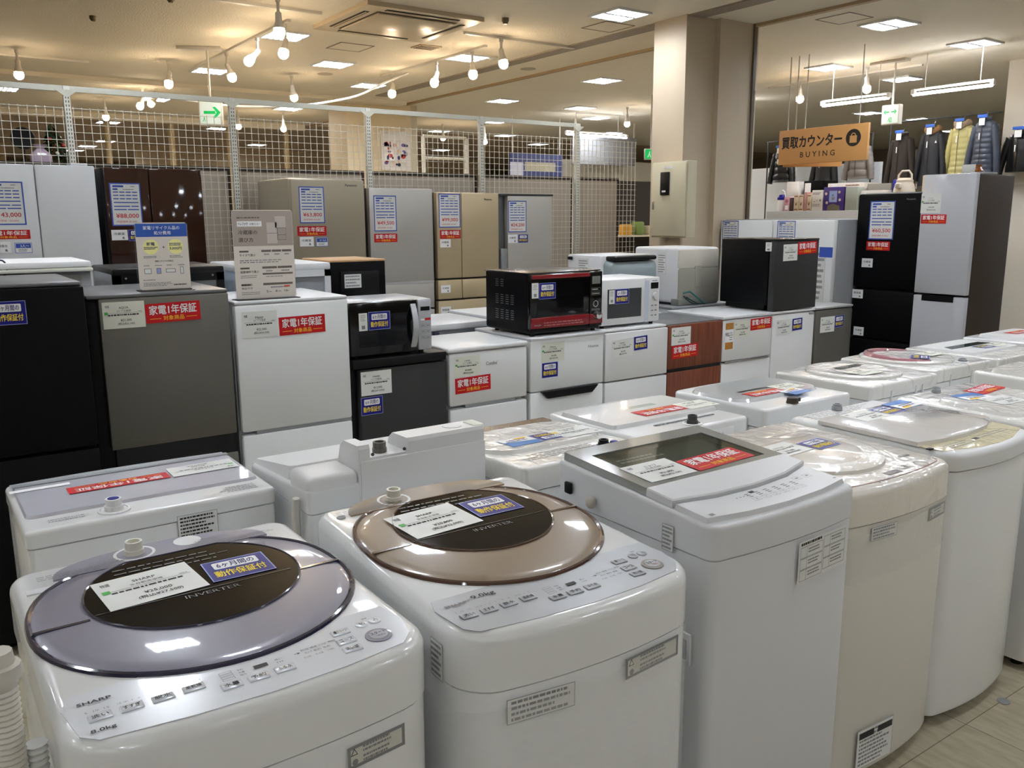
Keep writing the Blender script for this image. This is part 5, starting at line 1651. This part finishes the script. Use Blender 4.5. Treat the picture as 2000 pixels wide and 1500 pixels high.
# ================================================================== BEYOND THE COLUMN: the buying counter
t = thing('hanging_sign', 'wooden hanging sign reading BUYING with a shopping bag mark', 'sign', (8.0, 5.725, 2.19), -90)
MB().rbox(-.535, .535, 0, .035, 0, .36, WOOD, .004).build('board', t)
d = MB()
d.text('買取カウンター', -.49, .165, .245, .285, INK, 1, .03)
d.text('B U Y I N G', -.25, .065, .17, .12, INK, 1, .01)
d.disc(.375, .225, .085, INK, 1, 32)
d.rect(.335, .175, .415, .245, WOOD, 2)
d.ring(.375, .245, .028, .008, WOOD, 2)
d.build('lettering', t, on_plane((0, -.0012, 0), (1, 0, 0), (0, 0, 1)))
b2 = MB().rbox(0, .62, 0, .035, -.02, .34, WOOD, .004)
b2.build('back_board', t, Matrix.Translation((-.50, .05, 0)) @ Matrix.Rotation(R(48), 4, 'Z'))
for x in (-.44, -.34, -.22, .42):
    MB().tube([(x, .018, .355), (x, .018, CZ-2.19)], .006, RAIL, 6).build('hanger_chain', t)
ct = MB().rbox(9.0, 9.9, 4.95, 7.18, 0, 1.70, mat('counter_grey', (168, 168, 164), .5), .006)
ct = tag(ct.build('counter'), 'pale grey counter below the boxed goods, behind the right end fridges', 'counter')
def boxed(name, label, cat, y0, y1, h, m, x=9.02, dep=.14, z=1.701, marks=None, r=.003):
    t = MB().rbox(x, x+dep, min(y0, y1), max(y0, y1), z, z+h, m, r).build(name)
    tag(t, label, cat, 'goods on the buying counter')
    if marks:
        d = MB()
        w = abs(y1-y0)
        marks(d, w, h)
        d.build('print', t, on_plane((x-.0006, max(y0, y1), z), (0, -1, 0), (0, 0, 1)))
    return t
CB = mat('box_cream', (206, 188, 164), .6)
BRN = mat('print_brown', (134, 84, 44), .6)
def bird(d, w, h):
    d.poly([(.2*w, .62*h), (.5*w, .42*h), (.85*w, .62*h), (.7*w, .40*h), (.5*w, .30*h), (.35*w, .38*h)], BRN, 0)
    d.rect(.1*w, .86*h, .9*w, .92*h, BRN, 0)
    d.rect(.1*w, .06*h, .9*w, .12*h, BRN, 0)
boxed('carton', 'small cream box with a brown bird print, leftmost of three', 'box', 6.79, 6.725, .195, CB, marks=bird)
boxed('carton', 'small cream box with a brown bird print, middle of three', 'box', 6.72, 6.655, .195, CB, marks=bird)
boxed('carton', 'slim pink box between the cream boxes on the counter', 'box', 6.65, 6.61, .22, mat('box_pink', (176, 128, 124), .6))
boxed('carton', 'small cream box with a brown bird print, right of the slim pink box', 'box', 6.605, 6.545, .20, CB, marks=bird)
boxed('carton', 'white carton with small dark marks left of the purple box', 'box', 6.535, 6.385, .24, mat('box_white', (216, 212, 204), .6), marks=lambda d, w, h: (d.lines(.1*w, .78*h, .9*w, .9*h, 2, INKG, 0, .5, 3), d.disc(.25*w, .45*h, .05*w, INKG, 0, 10), d.disc(.5*w, .5*h, .05*w, INKG, 0, 10), d.rect(.7*w, .45*h, .85*w, .55*h, INKG, 0), d.lines(.1*w, .2*h, .9*w, .35*h, 2, INKG, 0, .4, 5)))
def purple(d, w, h):
    d.rect(.28*w, .36*h, .66*w, .84*h, LBLUE, 0)
    d.poly([(.42*w, .45*h), (.54*w, .45*h), (.57*w, .57*h), (.39*w, .57*h)], INKG, 1)
    d.poly([(.40*w, .62*h), (.46*w, .72*h), (.50*w, .62*h)], mat('teal_print', (40, 120, 140), .6), 1)
    for x, y in ((.12, .72), (.18, .34), (.76, .78), (.8, .45)):
        d.disc(x*w, y*h, .06*w, CB, 1, 12)
    d.poly([(.2*w, 0), (.85*w, 0), (.8*w, .2*h), (.5*w, .3*h), (.22*w, .22*h)], mat('olive_print', (98, 90, 70), .6), 0)
boxed('carton', 'large purple box with round dots and a pale blue picture', 'box', 6.375, 6.10, .27, mat('box_purple', (58, 36, 116), .5), marks=purple)
boxed('carton', 'pale grey green box right of the purple box', 'box', 6.085, 5.93, .265, mat('box_greygreen', (160, 168, 156), .6))
t = thing('bottle', 'white handled bottle with a blue band at the left of the counter goods', 'bottle', (9.09, 7.02, 1.701), 0, 'goods on the buying counter')
MB().lathe([(.052, 0), (.054, .01), (.054, .135)], (0, 0, 0), PW, 20).build('body', t)
MB().lathe([(.057, .135), (.057, .165), (.045, .17), (.035, .20)], (0, 0, 0), BLUE, 20).build('cap', t)
MB().tube([(0, .05, .165), (0, .03, .24), (0, 0, .255), (0, -.03, .24), (0, -.05, .165)], .006, PW, 6).build('handle', t)
boxed('carton', 'pink figured pack right of the white bottle', 'box', 6.935, 6.855, .17, mat('pack_pink', (196, 150, 160), .5, vary=.3, vscale=30), marks=lambda d, w, h: (d.disc(.5*w, .7*h, .3*w, mat('pack_rose', (170, 100, 120), .5), 0, 14), d.rect(.2*w, .1*h, .8*w, .4*h, PW, 0)))
boxed('carton', 'small dark pack between the pink pack and cream boxes', 'box', 6.85, 6.80, .16, mat('pack_dark', (64, 44, 48), .5, vary=.3, vscale=30))
boxed('carton', 'white glossy carton standing behind the pink pack', 'box', 7.08, 6.90, .36, mat('box_gloss', (222, 218, 212), .3, coat=.7), x=9.25, dep=.2)
boxed('carton', 'black box with white end label, lower of a stack of two', 'box', 6.86, 6.55, .19, BLACKM, x=9.28, dep=.3, marks=lambda d, w, h: d.rect(.05*w, .2*h, .35*w, .9*h, PW, 0))
boxed('carton', 'black box with white end label, upper of a stack of two', 'box', 6.85, 6.58, .17, BLACKM, x=9.28, dep=.3, z=1.893, marks=lambda d, w, h: d.rect(.05*w, .2*h, .38*w, .85*h, PW, 0))
boxed('carton', 'flat white carton behind the purple box', 'box', 6.48, 6.0, .32, mat('box_flat', (214, 206, 196), .5), x=9.24, dep=.3, marks=lambda d, w, h: (d.rect(.08*w, .75*h, .3*w, .98*h, PW, 0), d.lines(.5*w, .8*h, .9*w, .95*h, 2, BRN, 0, .5, 3)))
boxed('carton', 'grey lidded tray resting beside the flat white carton', 'box', 5.96, 5.67, .30, mat('tray_grey', (128, 124, 116), .4), x=9.25, dep=.3)
boxed('carton', 'white low box behind the black fridge top', 'box', 5.90, 5.62, .22, mat('box_white', (0, 0, 0)), x=9.04, dep=.16, marks=lambda d, w, h: d.rect(.5*w, .55*h, .9*w, .8*h, BORDER, 0))
boxed('storage_box', 'blue plastic box left of the beige electric pot', 'box', 5.66, 5.56, .34, mat('box_blue', (28, 34, 140), .4), x=9.26, dep=.2, r=.02)
t = thing('electric_pot', 'beige electric water pot standing between black and silver fridges', 'pot', (9.14, 5.44, 1.701), 0, 'goods on the buying counter')
PB = mat('pot_beige', (198, 186, 168), .3, coat=.4)
MB().lathe([(.10, 0), (.115, .02), (.115, .20), (.10, .27), (.085, .30)], (0, 0, 0), PB, 28).build('body', t)
MB().lathe([(.088, .30), (.088, .32), (.06, .345)], (0, 0, 0), PB, 24).build('lid', t)
MB().tube([(0, .08, .30), (0, .075, .38), (0, .04, .42), (0, -.04, .42), (0, -.075, .38), (0, -.08, .30)], .011, PB, 8).build('handle', t)
MB().rbox(-.15, -.09, -.03, .03, .23, .29, PB, .015).build('spout', t)
boxed('carton', 'tan carton with faded picture behind the electric pot', 'box', 5.33, 5.04, .37, mat('box_tan', (204, 176, 116), .6, vary=.1, vscale=9), x=9.3, dep=.3, marks=lambda d, w, h: (d.rect(.35*w, .1*h, .95*w, .6*h, mat('faded', (176, 158, 132), .6, vary=.25, vscale=14), 0)))

# coats on hangers
def coat(label, x, y, ztop, L, m, puff=0, fur=None, rz=-90, tagc=True, hem=.22, logo=False):
    t = thing('coat' if L > .52 else 'jacket', label, 'coat' if L > .52 else 'jacket', (x, y, ztop), rz, 'coats hanging in the buying area')
    t.scale = ((.62) if L > .52 else .74, .9, 1)
    prof = [(-.0, .055, .05), (-.03, .10, .06), (-.055, .17, .075), (-.10, .19, .085), (-.2, .185, .095), (-.38, .178, .10), (-L*.8, (.185+hem)/2, .10), (-L, hem, .095)]
    rings = []
    n = 60 if puff else 24
    for i in range(n+1):
        z = -L*i/n
        for a, b in zip(prof[:-1], prof[1:]):
            if a[0] >= z >= b[0]:
                f = (a[0]-z)/max(a[0]-b[0], 1e-6)
                hw, hd = a[1]+(b[1]-a[1])*f, a[2]+(b[2]-a[2])*f
        k = 1+(.09*abs(math.sin(math.pi*z/puff))-.04 if puff and z < -.09 else 0)
        rings.append([(hw*(1+(k-1)*.35)*math.copysign(abs(math.cos(q))**.8, math.cos(q)), hd*k*math.sin(q)*(1+.05*math.sin(5*q+9*z)), z) for q in [2*math.pi*j/28 for j in range(28)]])
    MB().loft(rings[::-1], m).build('body', t)
    for s in (-1, 1):
        path, rad = [], []
        for i in range(33):
            f = i/32
            path.append((s*(.155+.085*math.sin(f*1.5)+.03*f), -.01-.02*f, -.085-min(L, .60)*.86*f))
            rr = .062-.016*f
            rad.append(rr*(1+(.09*abs(math.sin(math.pi*(f*.6)/puff))-.04 if puff else .03*math.sin(9*f))))
        MB().tube(path, rad, m, 12).build('sleeve', t)
    if fur:
        fb = MB()
        pts = [(.115*math.cos(a), .055*math.sin(a)-.02, -.035+.02*math.cos(2*a)) for a in [2*math.pi*i/20 for i in range(20)]]
        fb.tube(pts, [.036+.008*math.sin(7*i) for i in range(20)], fur, 9, True)
        fb.build('fur_collar', t)
    else:
        MB().tube([(.075*math.cos(a), .05*math.sin(a)-.01, -.012+.012*math.sin(a)) for a in [2*math.pi*i/16 for i in range(16)]], .024, m, 8, True).build('collar', t)
    MB().tube([(0, -.102, -.08), (0, -.112, -.3), (0, -.108, -L+.02)], .004, mat('zip_dark', (40, 38, 34), .4), 6).build('zip', t)
    if tagc:
        MB().tube([(0, 0, -.02), (0, 0, .045), (.02, 0, .07), (.0, 0, .085), (-.018, 0, .07)], .0035, CHROME, 6).build('hanger_hook', t)
        g = MB().rbox(-.085, .085, -.112, -.108, .0, .032, mat('tag_blue', (40, 100, 205), .5), .002)
        g.build('hanger_tag', t)
        MB().box(-.055, .055, -.114, -.110, -.085, -.002, INK).box(-.05, .05, -.1155, -.1135, -.08, -.006, PW).build('price_tag', t)
    MB().rbox(-.03, -.012, -.122, -.118, -.23, -.16, PW, .002).build('size_tag', t)
    MB().rbox(-.245, -.225, -.04, -.035, -L*.86-.12, -L*.86-.06, PW, .002).build('cuff_tag', t)
    if logo:
        MB().poly([(.11, -.18), (.15, -.18), (.13, -.15)], PW, 0).build('chest_mark', t, on_plane((0, -.100, 0), (1, 0, 0), (0, 0, 1)))
    return t
FURB = mat('fur_brown', (150, 112, 72), .9, bump=1.0, bscale=90, vary=.3, vscale=30)
FURG = mat('fur_greige', (164, 140, 116), .9, bump=1.0, bscale=90, vary=.3, vscale=30)
coat('dark brown wool coat hanging leftmost above the electric pot', 9.96, 5.99, 2.60, .62, mat('coat_brown', (44, 36, 30), .85))
coat('black padded coat with brown fur collar and a small white chest mark', 10.0, 5.64, 2.64, .66, mat('coat_navyblack', (30, 32, 38), .55), 0, FURB, logo=True)
coat('pale olive yellow quilted down coat with fur hood', 10.04, 5.32, 2.68, .66, mat('coat_olive', (186, 178, 120), .5), .062, FURG)
coat('slate blue quilted down coat beside the white wall', 9.88, 4.985, 2.68, .68, mat('coat_slate', (62, 68, 82), .45), .055)
coat('black leather jacket hung on the white wall at the right edge', 10.06, 4.68, 2.54, .44, mat('coat_leather', (24, 24, 26), .3, coat=.3), rz=-90, hem=.19)
coat('black shiny puffer jacket hanging left behind the buying sign', 10.6, 8.2, 2.60, .48, mat('jacket_black', (22, 22, 26), .35), .09)
coat('black hooded jacket hanging behind the middle of the buying sign', 10.6, 7.5, 2.52, .50, mat('jacket_black2', (20, 20, 22), .6))
coat('grey quilted vest like jacket behind the right of the buying sign', 10.6, 6.97, 2.60, .47, mat('jacket_grey', (118, 110, 104), .5), .09)
rk = thing('clothes_rail', 'thin rail the coats hang from in the buying area', 'clothes rail', (10.3, 6.6, 0))
MB().tube([(-.34, -1.74, 2.74), (-.3, -.4, 2.74)], .008, DKGREY, 8).tube([(.3, .2, 2.70), (.3, 1.9, 2.70)], .008, DKGREY, 8).build('rail', rk)
MB().tube([(-.3, -.42, 0), (-.3, -.42, 2.75)], .010, DKGREY, 8).tube([(.3, .2, 0), (.3, .2, 2.71)], .010, DKGREY, 8).tube([(.3, 1.88, 0), (.3, 1.88, 2.71)], .010, DKGREY, 8).build('upright', rk)
t = MB().rbox(6.55, 6.554, 3.355, 3.455, 1.952, 2.012, CARD, .001).build('price_card')
tag(t, 'small white price card standing on top of the mirror silver fridge', 'price card')
t = MB().lathe([(.03, 0), (.034, .02), (.02, .045), (.026, .06)], (6.58, 3.345, 1.946), mat('amber_glass', (150, 84, 40), .2, coat=.6, vary=.4, vscale=40), 12).build('ornament')
tag(t, 'small amber ornament beside the card on the mirror silver fridge', 'ornament')

# breaker box on the column
t = thing('breaker_box', 'cream metal breaker box fixed to the square column', 'breaker box', (5.598, 5.415, 1.465), -90)
MB().rbox(-.21, .21, -.11, .0, 0, .64, CREAMM, .006).build('housing', t)
dr = MB().rbox(-.20, .20, -.124, -.111, .012, .628, CREAMM, .004).build('door', t)
MB().rbox(-.09, .015, -.136, -.123, .36, .555, BLACK, .006).build('window', dr)
MB().box(-.065, -.02, -.1375, -.1355, .385, .40, PW).build('window_label', dr)
MB().rbox(-.185, -.165, -.132, -.123, .24, .31, CHROME, .003).build('latch', dr)
MB().box(-.05, .05, -.1255, -.1235, .58, .60, CARD).build('name_label', dr)

# ================================================================== BEYOND THE FENCE
t = MB().rbox(.3, 2.2, 7.0, 7.7, 0, 2.02, mat('shelf_brown', (92, 74, 58), .6), .006).build('display_cabinet')
tag(t, 'dark cabinet behind the fence carrying the round mirror and small tree', 'cabinet')
t = thing('round_mirror', 'round black stand mirror behind the fence at the far left', 'mirror', (.83, 7.25, 2.02))
MB().lathe([(.075, -.008), (.078, 0), (.075, .008)], (0, 0, .20), BLACK, 32, Matrix.Rotation(R(90), 4, 'X')).build('disc', t)
MB().tube([(0, 0, .12), (0, 0, .02)], .008, BLACK, 8).lathe([(.06, 0), (.05, .015), (.01, .03)], (0, 0, 0), BLACK, 20).build('stand', t)
t = thing('christmas_tree', 'small decorated green tree behind the fence at the far left', 'tree', (1.03, 7.3, 2.02))
tb = MB()
rnd = random.Random(5)
GR = mat('tree_green', (44, 66, 38), .8, vary=.3, vscale=40)
for i in range(240):
    z = .04+.26*rnd.random()
    rr = .10*(1-(z-.04)/.30)+.01
    a = rnd.random()*6.28
    px, py = rr*math.cos(a), rr*math.sin(a)
    tb.add([(px*.2, py*.2, z+.02), (px*1.05-.012*math.sin(a), py*1.05+.012*math.cos(a), z), (px*1.15, py*1.15, z-.012), (px*1.05+.012*math.sin(a), py*1.05-.012*math.cos(a), z-.004)], [(0, 1, 2, 3)], GR)
tb.build('needles', t)
MB().lathe([(.012, .0), (.008, .28)], (0, 0, 0), BRN, 8).lathe([(.045, 0), (.05, .04), (.02, .042)], (0, 0, 0), mat('pot_red', (140, 40, 34), .5), 14).build('pot', t)
for i in range(9):
    z = .06+.02*i
    a = i*2.4
    rr = .095*(1-(z-.04)/.30)+.012
    MB().sphere((rr*math.cos(a), rr*math.sin(a), z), .014, mat('bauble_red', (170, 40, 36), .25) if i % 2 else mat('bauble_white', (214, 214, 214), .25), n=10).build('bauble', t)
t = thing('gift_bag', 'clear wrapped lilac gift bag between the round mirror and the small tree', 'bag', (.915, 7.11, 2.02))
MB().loft([[(x*k, y*k*.6, z) for x, y in rr2(-.07, -.07, .07, .07, .03)] for k, z in ((.9, 0), (1, .03), (.95, .08), (.35, .12), (.7, .15))], mat('bag_lilac', (168, 150, 168), .3, coat=.8, bump=.6, bscale=30)).build('bag', t)
for px, lab in ((3.06, 'slim cream pipe behind the second fence bay, left'), (4.08, 'slim cream pipe right of the second fence bay lamps'), (5.07, 'slim cream pipe next to the second fence post'), (6.12, 'slim cream pipe left of the big pillar')):
    t = MB().lathe([(.05, 0), (.05, CZ)], (px, 15.9, 0), mat('pipe_cream', (214, 194, 150), .5), 12).build('pipe')
    tag(t, lab, 'pipe', 'cream pipes in the store beyond the fence')
def rack(label, x0, x1, y, zs):
    t = thing('clothes_rack', label, 'clothes rack', ((x0+x1)/2, y, 0))
    w = (x1-x0)/2
    PT = mat('rack_white', (222, 218, 206), .4)
    for sx in (-w, w):
        MB().tube([(sx, 0, 0), (sx, 0, max(zs))], .028, PT, 8).build('upright', t)
    for z in zs:
        MB().tube([(-w, 0, z), (w, 0, z)], .02, PT, 8).build('rail', t)
rack('white tube clothes rack seen through the fence right of the cream pillar', 5.68, 6.33, 10.0, (2.40, 2.67))
t = thing('hanging_board', 'blank grey hanging board behind the fence, left of the column', 'sign board', (10.53, 12.0, 2.55))
MB().rbox(-.745, .745, 0, .03, 0, .50, mat('board_grey', (150, 150, 152), .5), .004).build('board', t)
MB().tube([(-.70, .015, .5), (-.70, .015, CZ-2.55)], .02, LAMPB, 6).tube([(.70, .015, .5), (.70, .015, CZ-2.55)], .02, LAMPB, 6).build('hanger', t)
struct('wall_white_low', MB().box(9.95, 12.3, 12.5, 12.6, 0, 2.66, mat('far_white', (216, 210, 196), .6)))
t = thing('banner', 'blue and cream hanging banner deep in the store behind the fence', 'banner', (9.0, 12.0, 2.27))
MB().box(-.55, .56, 0, .02, .0, .42, mat('banner_blue', (40, 46, 92), .6)).build('cloth', t)
MB().rect(-.25, .13, .40, .28, mat('banner_cream', (150, 142, 118), .6), 0).rect(-.55, -.08, -.28, .27, mat('banner_white', (176, 174, 184), .6), 0).build('lettering', t, on_plane((0, -.001, 0), (1, 0, 0), (0, 0, 1)))
MB().tube([(-.5, .01, .42), (-.5, .01, CZ-2.27)], .01, LAMPB, 6).tube([(.5, .01, .42), (.5, .01, CZ-2.27)], .01, LAMPB, 6).build('hanger', t)
t = thing('goods_rack', 'black grid rack with small goods behind the right end of the fence', 'rack', (7.7, 8.2, 0))
gm = MB().box(-.6, .6, 0, .03, 0, 2.08, mat('grid_dark', (48, 40, 32), .7))
gm.build('back', t)
MB().box(-.6, .6, -.4, 0, 1.40, 1.42, CREAM).box(-.6, .6, -.4, 0, .9, .92, CREAM).build('shelf', t)
for i, (x, h, c, n) in enumerate(((-.45, .13, (206, 150, 40), 'yellow'), (-.25, .16, (120, 140, 70), 'green'), (-.05, .11, (190, 180, 150), 'cream'), (.15, .14, (210, 206, 198), 'white'))):
    g = MB().rbox(7.7+x, 7.7+x+.13, 7.88, 8.0, 1.421, 1.421+h, mat('goods_'+n, c, .5), .02).build('packet')
    tag(g, 'small %s packet on the black grid rack behind the fence end' % n, 'packet', 'packets on the grid rack')
def cable(label, pts, m=PW):
    P_ = [Vector(p) for p in pts]
    out = []
    for i in range(len(P_)-1):
        p0, p1, p2, p3 = P_[max(i-1, 0)], P_[i], P_[i+1], P_[min(i+2, len(P_)-1)]
        for k in range(8):
            u = k/8
            out.append(.5*((2*p1)+(p2-p0)*u+(2*p0-5*p1+4*p2-p3)*u*u+(3*p1-p0-3*p2+p3)*u**3))
    out.append(P_[-1])
    t = MB().tube(out, .012, m, 6).build('hanging_cable')
    tag(t, label, 'cable')
cable('white cable sagging from the ceiling behind the second fence post', [(2.3, 9.35, 2.85), (3.05, 9.35, 2.80), (3.73, 9.35, 2.85), (4.10, 9.35, 2.91), (4.48, 9.35, 3.01), (4.80, 9.3, 3.17), (5.05, 9.2, 3.28)])
# dim rows of shelving far behind the fence
for i, (x0, x1, y, h, c, lab) in enumerate(((-1.5, 3.0, 19.5, 2.30, (150, 132, 106), 'long dim shelf row far behind the left fence bays'), (3.4, 6.0, 22.0, 2.45, (176, 160, 132), 'pale shelf row far behind the second fence post'), (6.4, 8.6, 16.0, 2.45, (96, 62, 38), 'dark brown wardrobe row right of the big cream pillar'))):
    t = MB()
    t.box(x0, x1, y, y+.6, 0, h, mat('row_%d' % i, c, .7))
    for k in range(5):
        t.box(x0, x1, y-.03, y, .4+k*.48, .43+k*.48, mat('row_edge_%d' % i, tuple(int(v*1.35) for v in c), .7))
    tag(t.build('shelf_row'), lab, 'shelves')

t = MB().lathe([(.021, 0), (.021, .0012)], (2.94, 1.235, .0005), mat('floor_mark_grey', (120, 120, 120), .6), 20).build('floor_sticker')
tag(t, 'small round grey sticker on the floor in front of the cream panelled washer', 'sticker')
